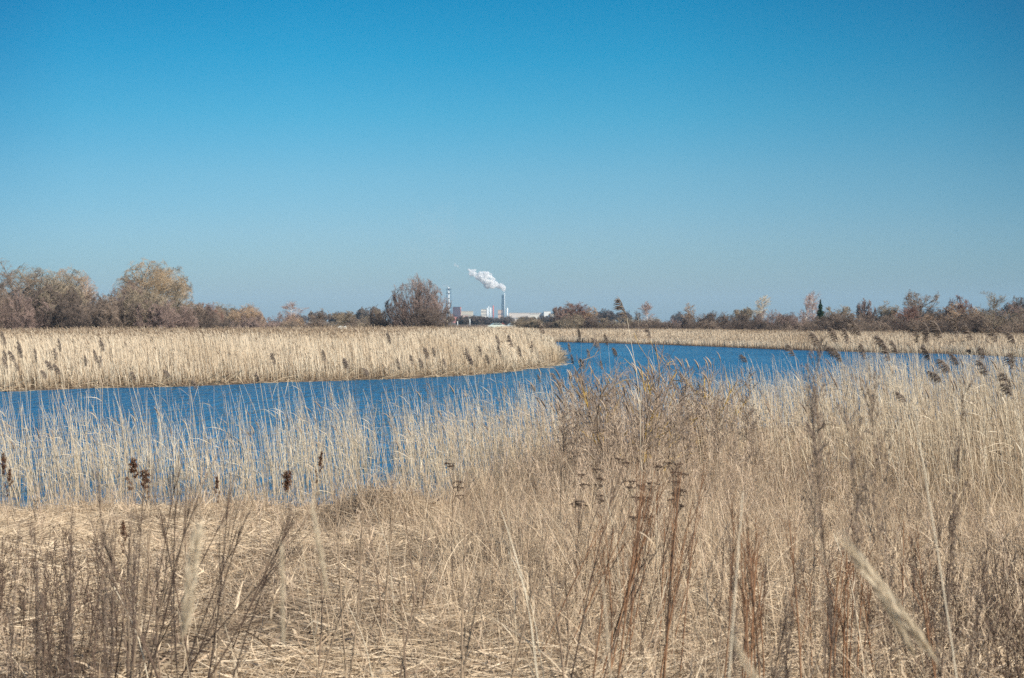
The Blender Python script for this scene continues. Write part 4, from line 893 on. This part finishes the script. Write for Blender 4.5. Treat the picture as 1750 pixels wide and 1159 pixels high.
# individual weeds -----------------------------------------------------------
def weed_proto(kind, seed, stemm, headm):
    g = np.random.default_rng(seed); root = empty({'umbel': 'umbel_plant', 'dock': 'dock_stalk', 'mugwort': 'mugwort_stalk', 'rod': 'goldenrod_stalk', 'fluff': 'feathery_grass', 'twiggy': 'dry_weed_stalk'}[kind])
    k = 9; t = np.linspace(0, 1, k); b = g.normal(size=2) * (.10 if kind == 'twiggy' else .04)
    P = np.stack([b[0] * t ** 2 + .008 * np.sin(t * 7 + seed), b[1] * t ** 2, t], -1)
    r0 = {'umbel': .0038, 'dock': .0040, 'mugwort': .0045, 'rod': .0036, 'fluff': .0016, 'twiggy': .0075}[kind]
    S = Geo().strands(P[None], np.linspace(r0, r0 * .4, k)[None], 5, g=g); Hd = Geo()
    def clumps(C, n, rad, ln, asp=1.0, ww=.0016):
        m = len(C) * n; c0 = np.repeat(C, n, 0); dd = nrm(g.normal(size=(m, 3)) * [1, 1, asp]); off = c0 + dd * (g.random(m) ** .5 * rad)[:, None]
        e = nrm(dd + g.normal(size=(m, 3)) * .5) * ln; Hd.strands(np.stack([off, off + e * .5, off + e], 1), np.array([[.6, 1, .5]]) * ww * g.uniform(.7, 1.4, m)[:, None], 3, g=g)
    if kind == 'umbel':
        P1, R1 = grow(g, P[None], np.full((1, k), r0), 4, .55, .95, .28, 30, .10, .05, 5, .6); S.strands(P1, np.linspace(.0024, .0014, 5)[None] * np.ones((4, 1)), 4, g=g)
        tips = np.concatenate([P1[:, -1], P[-1:]])
        for c in tips:
            n = 12; a = g.uniform(0, 6.28, n); rr = .045 * np.sqrt(g.random(n)); e = c + np.stack([np.cos(a) * rr, np.sin(a) * rr, .035 - rr * .2], -1)
            S.strands(np.stack([np.tile(c, (n, 1)), (c + e) / 2 + [0, 0, -.004], e], 1), np.full((n, 3), .0009), 3, g=g); clumps(e, 10, .009, .006, .3, .0022)
    elif kind == 'dock':
        ax = P[-3:]; n = 60; tt = g.random(n); c = P[-1] - (P[-1] - P[-3]) * (tt[:, None] * .35); c = c + g.normal(size=(n, 3)) * [.012, .012, .004]; clumps(c, 9, .007, .006, 1, .0028)
        P1, R1 = grow(g, P[None], np.full((1, k), r0), 2, .75, .9, .14, 28, .12, .03, 4, .6); S.strands(P1, np.full((2, 4), .0018), 4, g=g)
        cc = np.concatenate([q[1:] for q in P1]); clumps(np.repeat(cc, 5, 0) + g.normal(size=(len(cc) * 5, 3)) * .008, 7, .006, .006, 1, .0026)
    elif kind == 'mugwort':
        P1, R1 = grow(g, P[None], np.full((1, k), r0), 20, .35, 1, .16, 24, .16, .06, 5, .5); S.strands(P1, np.linspace(.0018, .0009, 5)[None] * np.ones((20, 1)), 3, g=g)
        cc = P1[:, 1:].reshape(-1, 3); clumps(np.repeat(cc, 2, 0) + g.normal(size=(len(cc) * 2, 3)) * .007, 6, .004, .005, 1, .0018)
        S.strands(np.stack([P[[5]], P[[6]] + [[.01, 0, 0]]], 1), np.full((1, 2), .003), 4, g=g)
    elif kind == 'rod':
        P1, R1 = grow(g, P[None], np.full((1, k), r0), 34, .62, 1, .20, 42, .02, .06, 6, .5)
        P1[..., 2] -= (np.linspace(0, 1, 6)[None] ** 2) * .03; S.strands(P1, np.linspace(.0013, .0007, 6)[None] * np.ones((34, 1)), 3, g=g)
        P2, _ = grow(g, P1, R1, 22, .15, 1, .17, 62, .35, .1, 3, .6); Hd.strands(P2, np.full(P2.shape[:2], .0013), 2, g=g)
    elif kind == 'fluff':
        n = 300; tt = g.random(n) ** .8; c = P[-1] - (P[-1] - P[-4]) * (tt[:, None] * .42); wd = .014 * np.sin(np.pi * np.clip(tt * .85 + .1, 0, 1)); a = g.uniform(0, 6.28, n)
        dd = nrm(np.stack([np.cos(a) * .5, np.sin(a) * .5, np.ones(n)], -1)); off = c + np.stack([np.cos(a), np.sin(a), a * 0], -1) * wd[:, None] * .5
        Hd.strands(np.stack([off, off + dd * .012, off + dd * .026], 1), np.array([[.9, 1, .3]]) * .0011 * np.ones((n, 1)), 2, g=g)
    else:
        P1, R1 = grow(g, P[None], np.full((1, k), r0), 6, .4, 1, .3, 24, .12, .06, 5, .5); S.strands(P1, np.linspace(.0032, .0016, 5)[None] * np.ones((6, 1)), 3, g=g)
        P2, R2 = grow(g, P1, R1, 3, .3, 1, .4, 34, .1, .12, 3, .7); S.strands(P2, np.full(P2.shape[:2], .0012), 3, g=g); clumps(P2[:, -1], 5, .004, .005, 1, .0014)
    a = S.build('stem', M[stemm], root); b_ = Hd.build({'umbel': 'umbel', 'dock': 'seed_head', 'mugwort': 'seed_head', 'rod': 'plume', 'fluff': 'panicle', 'twiggy': 'seed_head'}[kind], M[headm], root)
    return reg(root, a, b_)
WP = {'umbel': [weed_proto('umbel', s, 'weed_dark', 'weed_dark') for s in (1, 2, 3)], 'dock': [weed_proto('dock', s, 'weed_tan', 'seed_brown') for s in (4, 5)],
      'mug': [weed_proto('mugwort', s, 'weed_dark', 'seed_grey') for s in (6, 7, 8)], 'rod': [weed_proto('rod', s, 'weed_tan', 'seed_grey') for s in (9, 10, 11)],
      'fluff': [weed_proto('fluff', s, 'grass', 'fluff') for s in (12, 13)], 'dark': [weed_proto('twiggy', s, 'weed_dark', 'seed_grey') for s in (14, 15, 16, 34, 35)],
      'rust': [weed_proto('twiggy', s, 'weed_rust', 'seed_brown') for s in (17, 18, 19, 36)], 'tan': [weed_proto('twiggy', s, 'weed_tan', 'seed_grey') for s in (20, 21)]}
def weed_at(kind, px, py, d, label, group=None, lean=0.0, leany=0.0, fat=1.0, cat='dry weed', base_py=None, q=None):
    """top at photo point (px, py) at distance d; lean = horizontal run of the stem in photo pixels"""
    p = WP[kind][int(gr.integers(0, len(WP[kind]))) if q is None else q]
    tx, tz = X(px, d), H(py, d); z = gz1(tx, d) - .01
    lean = lean * (HY + (EYE - z) / d * F - py) / max(250, 1159 - py)       # lean is given as run down to the foot of the photo
    bx = tx - lean * d / F; z = gz1(bx, d) - .01
    if base_py is not None: z = H(base_py, d)
    v = Vector((tx - bx, leany, tz - z)); L_ = v.length; qn = Vector((0, 0, 1)).rotation_difference(v.normalized()) @ Quaternion((0, 0, 1), gr.uniform(0, 6.28))
    place(p, USED, (bx, d, z), tuple(qn.to_euler()), (fat, fat, L_), label=label, cat=cat, group=group)
for o in sum(WP.values(), []): o.rotation_mode = 'XYZ'
# umbels
for q, (px, py, d, ln) in enumerate(sorted([(1068, 800, 9.2, 30), (1130, 805, 9.0, 20), (990, 818, 9.5, 10), (1020, 812, 9.4, 40), (1100, 838, 8.8, 30), (1140, 816, 8.9, 25), (1158, 800, 9.6, 5)])):
    weed_at('umbel', px, py, d, ORD[q] + ' dried dark umbel plant from the left in the group right of the centre', 'dried umbel plants right of the centre', ln, fat=.8)
weed_at('umbel', 775, 805, 9.5, 'lone dried umbel plant with small dark heads left of the umbel group', None, 4, fat=.8)
for px, py, d, ln, lab in [(222, 783, 9, -3, 'brown crooked dock seed head above the left thatch, left of the dense dark one'), (256, 803, 9, 4, 'dense dark brown dock seed head second from the crooked one on the left'), (497, 806, 9, 45, 'round dark brown dock seed head on a slanting stem left of the centre'), (548, 772, 9.3, 50, 'small reddish dock seed head on a slanting stem right of the round dark one'), (10, 778, 9, 5, 'small dark dock seed head at the left edge'), (16, 800, 9.2, 14, 'second lower dark seed head at the left edge'), (372, 815, 9.5, 10, 'small brown seed head between the dense dark one and the round dark one'), (210, 890, 7, -14, 'small dark seed head on a straight dark stem over the left thatch')]:
    weed_at('dock', px, py, d, lab, None, ln, fat=1.05 if px in (497, 256, 222) else .5, cat='dry weed')
def many(items, label, group, fat):
    for q, (kind, px, py, d, ln) in enumerate(sorted(items, key=lambda a: a[1])):
        weed_at(kind, px, py, d, ORD[q] + ' ' + label, group, ln, fat=fat)
U = gr.uniform
L_ = []
for q in range(26):      # fan of dark stems, left foreground
    u = q / 25; px = 180 + 340 * u + U(-18, 18); L_.append(('dark' if q % 3 else 'tan', px, U(780, 960) + 60 * abs(u - .4), U(4.2, 7.5), (px - 255) * .6 + U(-60, 60)))
many(L_, 'thin dark stem from the left in the fan of weeds on the left', 'fan of dark weed stems on the left', .5)
many([('mug', U(20, 300), U(860, 1000), U(4, 7.5), U(-20, 20)) for q in range(18)], 'grey-black seeded stalk from the left in the dark lower left corner', 'dark stalks in the lower left corner', .5)
L_ = []
for q in range(28):      # rusty fan right of centre
    u = q / 27; px = 1035 + 150 * u + U(-15, 15); L_.append(('rust' if q % 4 else 'dark', px, U(800, 950), U(5, 8.8), U(10, 130) * (1 - u * .4)))
many(L_, 'rust-brown stem from the left in the leaning bundle below the dark umbels', 'bundle of rusty weed stems below the umbels', .55)
many([('rust', U(1225, 1310), U(880, 960), U(4.5, 6.5), U(-12, 12)) for q in range(9)], 'upright orange-brown stem from the left, just right of the rusty bundle', 'orange-brown stems right of the rusty bundle', .55)
many([('rust', U(1360, 1600), U(880, 1000), U(5, 8), U(-22, 22)) for q in range(14)], 'orange-brown stem from the left in the lower right thatch', 'orange-brown stems in the lower right', .6)
many([('mug', U(1150, 1740), U(860, 1040), U(4.2, 8), U(-30, 60)) for q in range(20)], 'dark seeded stalk from the left in the lower right foreground', 'dark seeded stalks in the lower right', .5)
many([('tan', U(560, 1010), U(840, 1010), U(4.5, 9), U(-20, 50)) for q in range(20)], 'thin tan stem from the left in the open central foreground', 'thin tan stems in the central foreground', .7)
many([('rod', U(960, 1340), U(640, 760), U(11, 16), U(-25, 15)) for q in range(18)], 'feathery goldenrod plume from the left in the thicket before the hawthorn', 'goldenrod plumes in the weed thicket', 1.0)
for q in range(58):      # pale straws standing through the foreground
    px = U(0, 1) ** .7 * 1770; d = U(4.5, 12); py = np.interp(px, [0, 600, 900, 1300, 1750], [900, 860, 760, 720, 690]) + U(0, 190)
    reed_at(px, py, d, 'pale upright dry straw standing through the foreground weeds', 'pale straws in the foreground', RN[q % 4], s=U(.35, .7))
# big soft-focus plants close to the camera on the right
weed_at('mug', 1398, 640, 3.6, 'tall blurred dark weed stalk with dark seeds, closest upright stalk on the right', None, -35, fat=.3, q=0)
for px, py, d, ln, lab in [(1500, 668, 4.6, -8, 'blurred goldenrod with broad grey plume right of the tall dark stalk'), (1460, 715, 4.2, -10, 'lower blurred goldenrod plume just right of the tall dark stalk'), (1380, 700, 4.8, -15, 'blurred goldenrod plume left of the tall dark stalk'), (1385, 600, 5.2, -25, 'highest blurred goldenrod plume crossing the water left of the tall dark stalk')]:
    weed_at('rod', px, py, d, lab, None, ln, fat=.6)
weed_at('mug', 1640, 720, 4.5, 'thin dark seeded stalk leaning left in the right foreground reeds', None, 30, fat=.7)
weed_at('fluff', 362, 915, 2.5, 'pale blurred feathery grass head very close to the camera on the left', None, 42, fat=.75, cat='grass')
weed_at('fluff', 470, 945, 2.6, 'faint thin blurred grass head right of the thick pale one', None, -8, fat=.28, cat='grass')
weed_at('fluff', 566, 868, 3.0, 'small pale blurred grass head leaning left, left of the centre', None, -30, fat=.35, cat='grass')
weed_at('fluff', 1462, 938, 2.3, 'longest pale feathery grass head leaning left in the lower right foreground', None, -190, fat=.7, cat='grass')
weed_at('fluff', 1500, 930, 2.6, 'second pale feathery grass head arching just above the longest one', None, -120, fat=.5, cat='grass')
weed_at('fluff', 1288, 1070, 2.2, 'pale feathery grass head leaning left at the bottom edge right of centre', None, -120, fat=.4, cat='grass')
for px, py, d, ln, lab in [(1560, 690, 3.6, -130, 'long pale blurred straw slanting left through the right reeds'), (1270, 840, 3.0, 60, 'pale blurred straw slanting right near the rusty bundle'), (1030, 985, 2.8, -60, 'pale blurred straw slanting left at the bottom centre')]:
    root = empty('straw'); x = X(px, d); bx = X(px - ln, d); z = gz1(bx, d); tz = H(py, d); t = np.linspace(0, 1, 8)
    P = np.stack([(x - bx) * t ** 1.3, t * 0, (tz - z) * t], -1); Geo().strands(P[None], np.linspace(.003, .0012, 8)[None], 5).build('stem', M['reed'], root)
    root.location = (bx, d, z); tag(root, lab, 'straw')

# ------------------------------------------------------------------ haze
g = Geo().box(-6400, 6400, -320, 6400, -2.0, 115)
mh = bpy.data.materials.new('haze_air'); mh.use_nodes = True; t = mh.node_tree; t.nodes.clear()
o_ = t.nodes.new('ShaderNodeOutputMaterial'); pv = t.nodes.new('ShaderNodeVolumePrincipled')
pv.inputs['Color'].default_value = (.48, .74, 1.0, 1); pv.inputs['Density'].default_value = .00013; pv.inputs['Anisotropy'].default_value = 0.0
t.links.new(pv.outputs[0], o_.inputs['Volume'])
tag(g.build('haze', mh), 'thin pale haze over the plain', 'haze', kind='stuff')
